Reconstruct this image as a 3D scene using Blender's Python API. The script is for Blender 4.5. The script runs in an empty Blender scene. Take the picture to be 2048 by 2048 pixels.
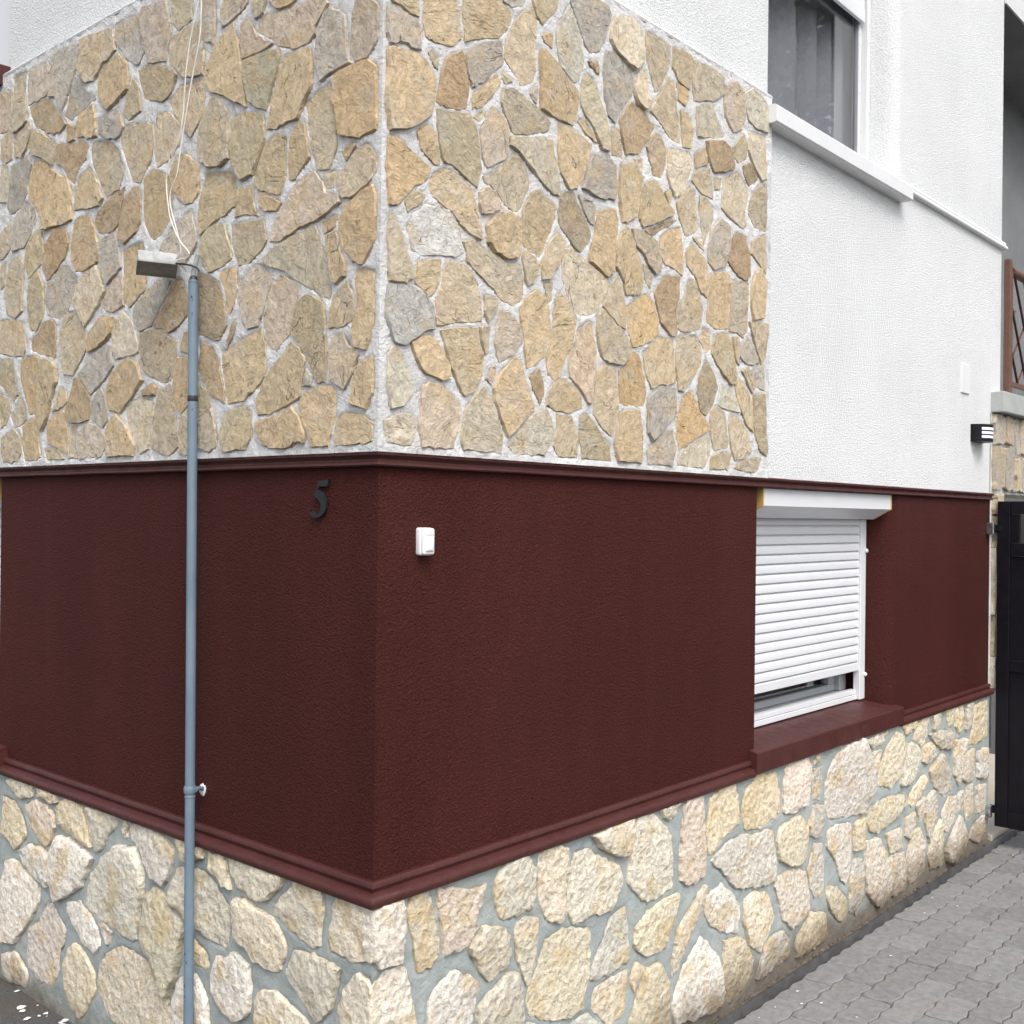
import bpy, bmesh, math, random
from mathutils import Vector, Matrix, noise as mnoise
R = math.radians
rnd = random.Random(7)
sc = bpy.context.scene

# ---------------------------------------------------------------- camera
cam_d = bpy.data.cameras.new('camera'); cam = bpy.data.objects.new('camera', cam_d)
sc.collection.objects.link(cam); sc.camera = cam
cam_d.sensor_width = 36; cam_d.lens = 2202.83/2048*36; cam_d.clip_start = .05; cam_d.clip_end = 500
ROT = ((0.65760298, -0.75326677, 0.0121448), (0.01025902, -0.00716544, -0.9999217), (0.75329481, 0.65767608, 0.00301576))
CAM = Vector((-1.76646731, -1.9665869, 1.75))
mw = Matrix(((ROT[0][0], -ROT[1][0], -ROT[2][0], CAM.x), (ROT[0][1], -ROT[1][1], -ROT[2][1], CAM.y), (ROT[0][2], -ROT[1][2], -ROT[2][2], CAM.z), (0, 0, 0, 1)))
cam.matrix_world = mw

# ---------------------------------------------------------------- sky and sun (bright overcast)
world = bpy.data.worlds.new('World'); sc.world = world; world.use_nodes = True
wn = world.node_tree; wn.nodes.clear()
w_out = wn.nodes.new('ShaderNodeOutputWorld'); w_bg = wn.nodes.new('ShaderNodeBackground')
w_sky = wn.nodes.new('ShaderNodeTexSky'); w_hsv = wn.nodes.new('ShaderNodeHueSaturation')
SUN_EL, SUN_AZ = R(52), R(211)          # azimuth measured clockwise from +Y
w_sky.sky_type = 'NISHITA'; w_sky.sun_disc = False; w_sky.sun_elevation = SUN_EL; w_sky.sun_rotation = SUN_AZ
w_sky.air_density = 1.0; w_sky.dust_density = 4.0; w_sky.ozone_density = 1.0
w_hsv.inputs['Saturation'].default_value = .3
wn.links.new(w_sky.outputs[0], w_hsv.inputs['Color']); wn.links.new(w_hsv.outputs[0], w_bg.inputs['Color'])
w_bg.inputs['Strength'].default_value = .15
wn.links.new(w_bg.outputs[0], w_out.inputs['Surface'])
sun_d = bpy.data.lights.new('sun', 'SUN'); sun_d.energy = .8; sun_d.angle = R(30); sun_d.color = (1, .96, .9)
sun = bpy.data.objects.new('sun', sun_d); sc.collection.objects.link(sun)
sdir = Vector((math.sin(SUN_AZ)*math.cos(SUN_EL), math.cos(SUN_AZ)*math.cos(SUN_EL), math.sin(SUN_EL)))
sun.rotation_euler = sdir.to_track_quat('Z', 'Y').to_euler()
vs = sc.view_settings; vs.view_transform = 'Standard'; vs.look = 'None'; vs.gamma = 1; vs.exposure = .74; vs.use_curve_mapping = False
sc.cycles.max_bounces = 6; sc.cycles.use_denoising = True

# ---------------------------------------------------------------- helpers
def link(o): sc.collection.objects.link(o); return o
def obj(name, bm, mat, parent=None, loc=(0, 0, 0), smooth=False, recalc=True):
    if recalc: bmesh.ops.recalc_face_normals(bm, faces=bm.faces)
    me = bpy.data.meshes.new(name); bm.to_mesh(me); bm.free()
    if mat is not None: me.materials.append(mat)
    if smooth:
        for p in me.polygons: p.use_smooth = True
    o = bpy.data.objects.new(name, me); link(o); o.location = loc
    if parent is not None: o.parent = parent
    return o
def empty(name, loc=(0, 0, 0), parent=None):
    o = bpy.data.objects.new(name, None); link(o); o.location = loc; o.empty_display_size = .05
    if parent is not None: o.parent = parent
    return o
def tag(o, label, cat, group=None):
    o['label'] = label; o['category'] = cat
    if group: o['group'] = group
    return o
def struct(o): o['kind'] = 'structure'; return o
def box(bm, a, b, bev=0, seg=2):
    (x0, y0, z0), (x1, y1, z1) = a, b
    x0, x1 = sorted((x0, x1)); y0, y1 = sorted((y0, y1)); z0, z1 = sorted((z0, z1))
    v = [bm.verts.new(p) for p in ((x0, y0, z0), (x1, y0, z0), (x1, y1, z0), (x0, y1, z0), (x0, y0, z1), (x1, y0, z1), (x1, y1, z1), (x0, y1, z1))]
    fs = [bm.faces.new([v[i] for i in q]) for q in ((0, 3, 2, 1), (4, 5, 6, 7), (0, 1, 5, 4), (1, 2, 6, 5), (2, 3, 7, 6), (3, 0, 4, 7))]
    if bev: 
        es = {e for f in fs for e in f.edges}
        bmesh.ops.bevel(bm, geom=list(es), offset=bev, segments=seg, affect='EDGES', profile=.5)
    return bm
def NB(): return bmesh.new()
def B(a, b, bev=0, seg=2): return box(NB(), a, b, bev, seg)
def prism(bm, pts, axis, lo, hi):
    """closed polygon pts (2d) extruded along axis; 2d = the two other axes in order"""
    def P(p, t):
        return {'x': (t, p[0], p[1]), 'y': (p[0], t, p[1]), 'z': (p[0], p[1], t)}[axis]
    a = [bm.verts.new(P(p, lo)) for p in pts]; b = [bm.verts.new(P(p, hi)) for p in pts]
    n = len(pts)
    for i in range(n): bm.faces.new((a[i], a[(i+1) % n], b[(i+1) % n], b[i]))
    bm.faces.new(a[::-1]); bm.faces.new(b)
    return bm
def tube(bm, pts, r, n=8, cap=True):
    pts = [Vector(p) for p in pts]; rings = []
    rr = r if isinstance(r, (list, tuple)) else [r]*len(pts)
    up = Vector((0, 0, 1))
    for i, p in enumerate(pts):
        d = (pts[min(i+1, len(pts)-1)]-pts[max(i-1, 0)]).normalized()
        u = d.cross(up)
        if u.length < .05: u = d.cross(Vector((1, 0, 0)))
        u.normalize(); v = u.cross(d)
        rings.append([bm.verts.new(p+rr[i]*(math.cos(2*math.pi*k/n)*u+math.sin(2*math.pi*k/n)*v)) for k in range(n)])
    for a, b in zip(rings, rings[1:]):
        for k in range(n): bm.faces.new((a[k], a[(k+1) % n], b[(k+1) % n], b[k]))
    if cap: bm.faces.new(rings[0][::-1]); bm.faces.new(rings[-1])
    return bm
def spline(pts, m=5):
    P = [Vector(p) for p in pts]; out = []
    for i in range(len(P)-1):
        a, b, c, d = P[max(i-1, 0)], P[i], P[i+1], P[min(i+2, len(P)-1)]
        for k in range(m):
            t = k/m; out.append(.5*((2*b)+(c-a)*t+(2*a-5*b+4*c-d)*t*t+(3*b-a-3*c+d)*t**3))
    out.append(P[-1]); return out
def sheet(bm, us, vs_, hole, to):
    """quads over the grid us x vs_ except where hole(u,v); to maps (u,v) to a point"""
    V = {}
    def g(i, j):
        if (i, j) not in V: V[i, j] = bm.verts.new(to(us[i], vs_[j]))
        return V[i, j]
    for i in range(len(us)-1):
        for j in range(len(vs_)-1):
            if hole((us[i]+us[i+1])/2, (vs_[j]+vs_[j+1])/2): continue
            bm.faces.new((g(i, j), g(i+1, j), g(i+1, j+1), g(i, j+1)))
    return bm
def smooth_by_angle(o, deg=35):
    me = o.data
    for p in me.polygons: p.use_smooth = True
    bm = bmesh.new(); bm.from_mesh(me)
    for e in bm.edges:
        e.smooth = not (len(e.link_faces) == 2 and e.calc_face_angle(0) > R(deg))
    bm.to_mesh(me); bm.free(); return o

# ---------------------------------------------------------------- materials
class M:
    def __init__(s, name):
        s.m = bpy.data.materials.new(name); s.m.use_nodes = True; s.t = s.m.node_tree; s.t.nodes.clear()
        s.out = s.n('OutputMaterial'); s.b = s.n('BsdfPrincipled'); s.l(s.b.outputs[0], s.out.inputs['Surface'])
        s.b.inputs['Specular IOR Level'].default_value = .4
    def n(s, typ, **k):
        nd = s.t.nodes.new('ShaderNode'+typ)
        for a, v in k.items(): setattr(nd, a, v)
        return nd
    def l(s, a, b): s.t.links.new(a, b)
    def set(s, nd, key, v):
        if hasattr(v, 'is_output') or isinstance(v, bpy.types.NodeSocket): s.l(v, nd.inputs[key])
        else: nd.inputs[key].default_value = v
    def coord(s, kind='Object'): return s.n('TexCoord').outputs[kind]
    def pos(s): return s.n('NewGeometry').outputs['Position']
    def noise(s, vec, scale, detail=5, rough=.6, dist=0, out='Fac'):
        nd = s.n('TexNoise'); s.l(vec, nd.inputs['Vector']); nd.inputs['Scale'].default_value = scale
        nd.inputs['Detail'].default_value = detail; nd.inputs['Roughness'].default_value = rough; nd.inputs['Distortion'].default_value = dist
        return nd.outputs[out]
    def voro(s, vec, scale, feature='F1', out='Distance', rand=1):
        nd = s.n('TexVoronoi', feature=feature); s.l(vec, nd.inputs['Vector']); nd.inputs['Scale'].default_value = scale
        nd.inputs['Randomness'].default_value = rand; return nd.outputs[out]
    def map(s, v, a, b, c=0, d=1, smooth=True):
        nd = s.n('MapRange', interpolation_type='SMOOTHSTEP' if smooth else 'LINEAR'); s.set(nd, 'Value', v)
        for k, x in zip(('From Min', 'From Max', 'To Min', 'To Max'), (a, b, c, d)): nd.inputs[k].default_value = x
        return nd.outputs[0]
    def math(s, op, a, b=0, c=0):
        nd = s.n('Math', operation=op); s.set(nd, 0, a); s.set(nd, 1, b); s.set(nd, 2, c); return nd.outputs[0]
    def vmath(s, op, a, b=(0, 0, 0)):
        nd = s.n('VectorMath', operation=op); s.set(nd, 0, a)
        if op == 'SCALE': s.set(nd, 'Scale', b)
        else: s.set(nd, 1, b)
        return nd.outputs[0]
    def mix(s, f, a, b, mode='MIX'):
        nd = s.n('Mix', data_type='RGBA', blend_type=mode); s.set(nd, 0, f)
        s.set(nd, 6, a if not isinstance(a, tuple) else (*a, 1)[:4]); s.set(nd, 7, b if not isinstance(b, tuple) else (*b, 1)[:4]); return nd.outputs[2]
    def grey(s, v):
        nd = s.n('CombineColor'); [s.set(nd, k, v) for k in (0, 1, 2)]; return nd.outputs[0]
    def col(s, v): s.set(s.b, 'Base Color', (*v, 1) if isinstance(v, tuple) else v); return s
    def rough(s, v): s.set(s.b, 'Roughness', v); return s
    def metal(s, v): s.b.inputs['Metallic'].default_value = v; return s
    def bump(s, h, dist=.005, strength=1, prev=None):
        nd = s.n('Bump'); s.l(h, nd.inputs['Height']); nd.inputs['Distance'].default_value = dist; nd.inputs['Strength'].default_value = strength
        if prev is not None: s.l(prev, nd.inputs['Normal'])
        s.l(nd.outputs[0], s.b.inputs['Normal']); return nd.outputs[0]

def simple(name, col, rough=.5, var=.08, scale=12, metal=0, bumpd=0, bscale=200):
    m = M(name); v = m.coord(); f = m.noise(v, scale, 5, .65)
    m.col(m.mix(1, col, m.grey(m.map(f, .25, .75, 1-var, 1+var)), 'MULTIPLY'))
    m.rough(m.map(m.noise(v, scale*2), .3, .7, rough-.06, rough+.08)); m.metal(metal)
    if bumpd: m.bump(m.noise(v, bscale, 3), bumpd, 1)
    return m.m

def mat_plaster(name, col, rough, worm, amp, dirt=(.35, .33, .3), dirty=.12, spec=.4, gscale=150, streak=.03, scuff=None):
    m = M(name); p = m.pos(); m.b.inputs['Specular IOR Level'].default_value = spec
    big = m.noise(p, 1.3, 5, .6); mid = m.noise(p, 9, 4, .6)
    g = m.noise(p, gscale, 3, .55, .6); g2 = m.noise(p, gscale*.42, 4, .6, .4)
    # rendered grains: pit shade is painted in with the dirt colour to deepen the bump
    c = m.mix(1, col, m.grey(m.map(big, .3, .7, 1-dirty, 1+dirty*.5)), 'MULTIPLY')
    c = m.mix(m.math('MULTIPLY', m.map(mid, .55, .8), dirty*1.2), c, dirt)
    c = m.mix(m.math('MULTIPLY', m.map(g, .5, .3), worm), c, dirt)
    stv = m.vmath('MULTIPLY', p, (1, 1, .07)); s1 = m.noise(stv, 16, 5, .7); s2 = m.noise(stv, 5, 4, .6)
    c = m.mix(1, c, m.grey(m.map(s1, .3, .7, 1-streak, 1+streak*.8)), 'MULTIPLY'); c = m.mix(1, c, m.grey(m.map(s2, .35, .65, 1-streak, 1+streak)), 'MULTIPLY')
    if scuff: c = m.mix(m.math('MULTIPLY', m.map(m.noise(p, 55, 4, .7), .69, .74), m.map(m.noise(p, 4, 3), .5, .6)), c, scuff)
    m.col(c); m.rough(rough)
    h = m.math('ADD', m.math('MULTIPLY', m.map(g, .3, .66, 0, 1), .6), m.math('MULTIPLY', g2, .7))
    n1 = m.bump(m.noise(p, 3, 4, .55), .012, .6); m.bump(h, amp, 1, n1)
    return m.m
MAT = {}
MAT['white_plaster'] = mat_plaster('white_plaster', (.775, .79, .80), .9, .30, .0036, (.42, .43, .445), .05, .3, 150, .007, (.55, .56, .57))
MAT['maroon_plaster'] = mat_plaster('maroon_plaster', (.071, .0168, .0136), .62, .5, .0052, (.026, .006, .006), .10, .14, 165, .045, (.12, .045, .04))
def mat_maroon_paint():
    m = M('maroon_paint'); p = m.pos(); f = m.noise(p, 6, 6, .65)
    c = m.mix(m.map(f, .35, .7), (.062, .0165, .0148), (.074, .021, .0188)); c = m.mix(m.math('MULTIPLY', m.map(m.noise(p, 60, 4), .62, .75), .5), c, (.12, .05, .045))
    m.col(c); m.rough(m.map(m.noise(p, 14), .3, .7, .42, .6)); m.bump(m.noise(p, 28, 5, .6), .005, .9); return m.m
MAT['maroon_paint'] = mat_maroon_paint()

def mat_stone_flag():
    m = M('sandstone_flag'); oi = m.n('ObjectInfo'); rv = oi.outputs['Random']
    base = m.coord('Object'); off = m.n('CombineXYZ')
    for k, q in enumerate((41.0, 67.0, 23.0)): m.set(off, k, m.math('MULTIPLY', rv, q))
    v = m.vmath('ADD', base, off.outputs[0])
    rot = m.n('VectorRotate', rotation_type='AXIS_ANGLE'); m.l(v, rot.inputs['Vector']); rot.inputs['Axis'].default_value = (.7, .7, 0)
    m.set(rot, 'Angle', m.math('MULTIPLY', rv, 6.28))
    st = m.vmath('MULTIPLY', rot.outputs[0], (1, 1, 4.5))
    n1 = m.noise(v, 11, 5, .6); n2 = m.noise(v, 42, 7, .68, .6); n3 = m.noise(v, 190, 3, .7); fc = m.voro(m.vmath('ADD', rot.outputs[0], m.vmath('SCALE', m.noise(v, 30, 3, .6, 0, 'Color'), .02)), 26, 'SMOOTH_F1'); nst = m.noise(st, 16, 6, .68, .8)
    c = m.mix(1, oi.outputs['Color'], m.grey(m.map(n2, .3, .7, .74, 1.22, False)), 'MULTIPLY')
    c = m.mix(m.math('MULTIPLY', m.map(n1, .5, .64), .46), c, (.60, .44, .25))
    c = m.mix(m.math('MULTIPLY', m.map(m.noise(v, 9, 5, .65), .53, .68), .42), c, (.55, .51, .45))
    c = m.mix(m.math('MULTIPLY', m.map(nst, .56, .75), .5), c, (.70, .62, .50))
    c = m.mix(m.math('MULTIPLY', m.map(nst, .44, .28), .42), c, (.30, .23, .15))
    c = m.mix(m.math('MULTIPLY', m.map(n3, .6, .75), .3), c, (.74, .68, .57)); c = m.mix(m.math('MULTIPLY', m.map(n3, .4, .27), .28), c, (.27, .21, .145))
    ck = m.math('ABSOLUTE', m.math('SUBTRACT', m.noise(st, 7, 2, .5, .3), .5)); cm = m.math('MULTIPLY', m.map(ck, .010, .002), m.map(m.noise(v, 14, 2), .54, .6))
    c = m.mix(m.math('MULTIPLY', cm, .6), c, (.17, .125, .085))
    m.col(c); m.rough(.88); m.b.inputs['Specular IOR Level'].default_value = .25
    terr = m.math('SNAP', m.math('ADD', m.math('MULTIPLY', nst, .7), m.math('MULTIPLY', n1, .5)), .09)
    h = m.math('ADD', m.math('ADD', m.math('SUBTRACT', m.math('MULTIPLY', terr, 1.5), m.math('MULTIPLY', cm, .3)), m.math('MULTIPLY', fc, .45)), m.math('ADD', m.math('MULTIPLY', n2, .8), m.math('MULTIPLY', n3, .12)))
    m.bump(h, .012, 1); return m.m
MAT['flag'] = mat_stone_flag()

def mat_rubble():
    m = M('limestone_rubble'); oi = m.n('ObjectInfo'); rv = oi.outputs['Random']
    base = m.coord('Object'); off = m.n('CombineXYZ')
    for k, q in enumerate((31.0, 57.0, 83.0)): m.set(off, k, m.math('MULTIPLY', rv, q))
    v = m.vmath('ADD', base, off.outputs[0]); p = m.pos()
    n1 = m.noise(v, 9, 5, .6); n2 = m.noise(v, 70, 6, .7, .5); n3 = m.noise(v, 150, 4, .7); vo = m.voro(v, 130)
    c = m.mix(1, oi.outputs['Color'], m.grey(m.map(n2, .32, .68, .76, 1.18, False)), 'MULTIPLY')
    c = m.mix(m.math('MULTIPLY', m.map(n1, .51, .62), .6), c, (.72, .55, .31))
    c = m.mix(m.math('MULTIPLY', m.map(m.noise(v, 14, 4), .55, .72), .5), c, (.78, .73, .66))
    pits = m.map(m.math('ADD', n3, m.math('MULTIPLY', n2, .5)), .66, .54)
    c = m.mix(m.math('MULTIPLY', pits, .7), c, (.30, .235, .165))
    # soil splashed on the foot of the wall
    z = m.n('SeparateXYZ'); m.l(p, z.inputs[0])
    soil = m.map(m.math('ADD', z.outputs[2], m.math('MULTIPLY', m.noise(p, 12, 5), -.22)), .13, -.06)
    c = m.mix(m.math('MULTIPLY', soil, .8), c, (.16, .115, .075))
    m.col(c); m.rough(.92); m.b.inputs['Specular IOR Level'].default_value = .2
    h = m.math('ADD', m.math('MULTIPLY', n2, 1.0), m.math('ADD', m.math('MULTIPLY', n3, .35), m.math('MULTIPLY', m.math('MULTIPLY_ADD', m.noise(v, 20, 5, .65, .8), 1.5, m.voro(m.vmath('ADD', v, m.vmath('SCALE', m.noise(v, 40, 3, .6, 0, 'Color'), .015)), 40)), .9)))
    m.bump(h, .0105, 1); return m.m
MAT['rubble'] = mat_rubble()

def mat_mortar(name, a, b, sc1, dirt, dark, soil=False, amp=.006):
    m = M(name); p = m.pos(); n1 = m.noise(p, sc1, 6, .65); n2 = m.noise(p, 120, 5, .7); n3 = m.noise(p, 45, 6, .7, 1)
    c = m.mix(m.map(n1, .35, .65), a, b); c = m.mix(m.math('MULTIPLY', m.map(n3, .58, .72), dirt), c, dark)
    c = m.mix(m.math('MULTIPLY', m.map(n2, .4, .3), .45), c, dark)
    if soil:
        z = m.n('SeparateXYZ'); m.l(p, z.inputs[0])
        s = m.map(m.math('ADD', z.outputs[2], m.math('MULTIPLY', m.noise(p, 12, 5), -.22)), .13, -.06)
        c = m.mix(m.math('MULTIPLY', s, .85), c, (.13, .10, .072))
    m.col(c); m.rough(.92); m.b.inputs['Specular IOR Level'].default_value = .2
    m.bump(m.math('ADD', n3, m.math('MULTIPLY', n2, .6)), amp, 1); return m.m
MAT['mortar_white'] = mat_mortar('lime_mortar', (.69, .685, .68), (.83, .83, .835), 7, .34, (.34, .325, .30), amp=.010)
MAT['mortar_grey'] = mat_mortar('blue_grey_mortar', (.33, .37, .368), (.42, .455, .445), 8, .3, (.2, .205, .195), True, .005)
MAT['white_paint'] = simple('white_paint', (.73, .74, .755), .45, .03, 8)
MAT['aluminium'] = simple('white_aluminium', (.70, .715, .74), .35, .02, 8)
MAT['pvc_shaded'] = simple('shaded_grey_pvc', (.42, .44, .46), .4, .04, 8)  # frame pvc darkened in its colour for the shade behind the shutter
MAT['pvc'] = simple('white_pvc', (.68, .69, .705), .3, .02, 8)
MAT['bell'] = simple('white_plastic', (.86, .85, .88), .3, .01, 8)
MAT['bell_grey'] = simple('grey_plastic', (.3, .3, .33), .4, .02, 8)
MAT['foam'] = simple('yellowed_foam', (.55, .37, .12), .8, .15, 40)
MAT['black_iron'] = simple('black_iron', (.016, .018, .022), .5, .2, 60, 0, .001, 150)
MAT['gate'] = simple('black_gate_paint', (.0065, .006, .0095), .45, .2, 10); MAT['gate'].node_tree.nodes['Principled BSDF'].inputs['Specular IOR Level'].default_value = .22
MAT['steel'] = simple('galvanised_steel', (.55, .57, .6), .3, .15, 60, 1)
MAT['edging'] = simple('dark_edging', (.06, .058, .06), .5, .35, 14, 0, .002, 90)
MAT['concrete'] = simple('pale_concrete', (.40, .42, .41), .85, .12, 7, 0, .002, 90)
MAT['grey_render'] = simple('grey_render', (.21, .217, .225), .9, .14, 3, 0, .004, 120)
MAT['rail_paint'] = simple('brown_rail_paint', (.13, .062, .042), .45, .15, 30)
MAT['rail_dark'] = simple('dark_brown_rail_paint', (.05, .022, .016), .45, .15, 30)
MAT['tile'] = simple('beige_floor_tile', (.5, .44, .36), .5, .08, 6)
MAT['cable_white'] = simple('white_cable', (.76, .74, .70), .5, .08, 20)
MAT['cable_black'] = simple('black_cable', (.03, .03, .032), .5, .1, 20)
MAT['tape'] = simple('black_tape', (.035, .035, .045), .4, .2, 90)
MAT['curtain'] = simple('grey_voile', (.58, .58, .6), .9, .06, 5)
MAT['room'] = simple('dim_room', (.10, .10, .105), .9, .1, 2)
MAT['box_grey'] = simple('weathered_grey_plastic', (.40, .41, .415), .6, .3, 30)
MAT['box_lid'] = simple('weathered_brown_lid', (.25, .24, .225), .6, .3, 30)
MAT['soil'] = simple('dry_soil', (.14, .11, .08), .95, .4, 40, 0, .01, 60)
def mat_pole():
    m = M('blue_grey_pole_paint'); v = m.coord('Object'); n = m.noise(v, 9, 5)
    c = m.mix(m.map(n, .3, .7), (.145, .20, .26), (.175, .235, .295))
    chips = m.math('MULTIPLY', m.map(m.noise(m.vmath('MULTIPLY', v, (1, 1, .55)), 80, 3, .5), .655, .68), m.map(m.noise(v, 3.5, 3), .45, .6))
    c = m.mix(chips, c, (.03, .032, .045)); m.col(c); m.rough(.42); return m.m
MAT['pole'] = mat_pole()
def mat_paver():
    m = M('concrete_paver'); oi = m.n('ObjectInfo'); p = m.pos(); n1 = m.noise(p, 5, 5, .6); n2 = m.noise(p, 190, 4, .7); n3 = m.noise(p, 30, 5, .65)
    c = m.mix(1, (.235, .233, .238), m.grey(m.map(oi.outputs['Random'], 0, 1, .88, 1.1, False)), 'MULTIPLY')
    c = m.mix(m.math('MULTIPLY', m.map(n1, .45, .7), .35), c, (.26, .235, .21)); c = m.mix(1, c, m.grey(m.map(n3, .3, .7, .82, 1.12)), 'MULTIPLY')
    c = m.mix(m.math('MULTIPLY', m.map(n2, .6, .72), .35), c, (.42, .41, .4)); c = m.mix(m.math('MULTIPLY', m.map(n2, .4, .28), .4), c, (.09, .085, .08))
    c = m.mix(m.math('MULTIPLY', m.map(m.noise(p, 2.3, 3), .66, .74), .35), c, (.33, .2, .15))
    m.col(c); m.rough(.9); m.bump(m.math('ADD', n2, m.math('MULTIPLY', n3, .6)), .0035, 1); return m.m
MAT['paver'] = mat_paver()
MAT['joint_sand'] = simple('joint_sand', (.105, .098, .09), .95, .3, 60, 0, .003, 200)
def mat_asphalt():
    m = M('asphalt'); p = m.pos(); n = m.noise(p, 160, 4, .7); v = m.voro(p, 210)
    c = m.mix(m.map(n, .35, .7), (.085, .085, .086), (.19, .185, .18)); c = m.mix(m.math('MULTIPLY', m.map(m.noise(p, 6, 5), .45, .7), .6), c, (.13, .105, .085))
    m.col(c); m.rough(.92); m.bump(m.math('ADD', n, v), .008, 1); return m.m
MAT['asphalt'] = mat_asphalt()
MAT['flake'] = simple('white_paint_flake', (.75, .74, .72), .8, .1, 60)
def mat_glass():
    m = M('window_glass'); m.t.nodes.remove(m.b)
    tr = m.n('BsdfTransparent'); tr.inputs[0].default_value = (.79, .80, .815, 1); gl = m.n('BsdfGlossy'); gl.inputs['Roughness'].default_value = .01; gl.inputs[0].default_value = (1, 1, 1, 1)
    fr = m.n('Fresnel'); bf = m.n('NewGeometry').outputs['Backfacing']; m.l(m.map(bf, 0, 1, 1.55, 1/1.55, False), fr.inputs[0]); mx = m.n('MixShader'); m.l(fr.outputs[0], mx.inputs[0]); m.l(tr.outputs[0], mx.inputs[1]); m.l(gl.outputs[0], mx.inputs[2])
    m.l(mx.outputs[0], m.out.inputs['Surface']); return m.m
MAT['glass'] = mat_glass()

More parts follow.
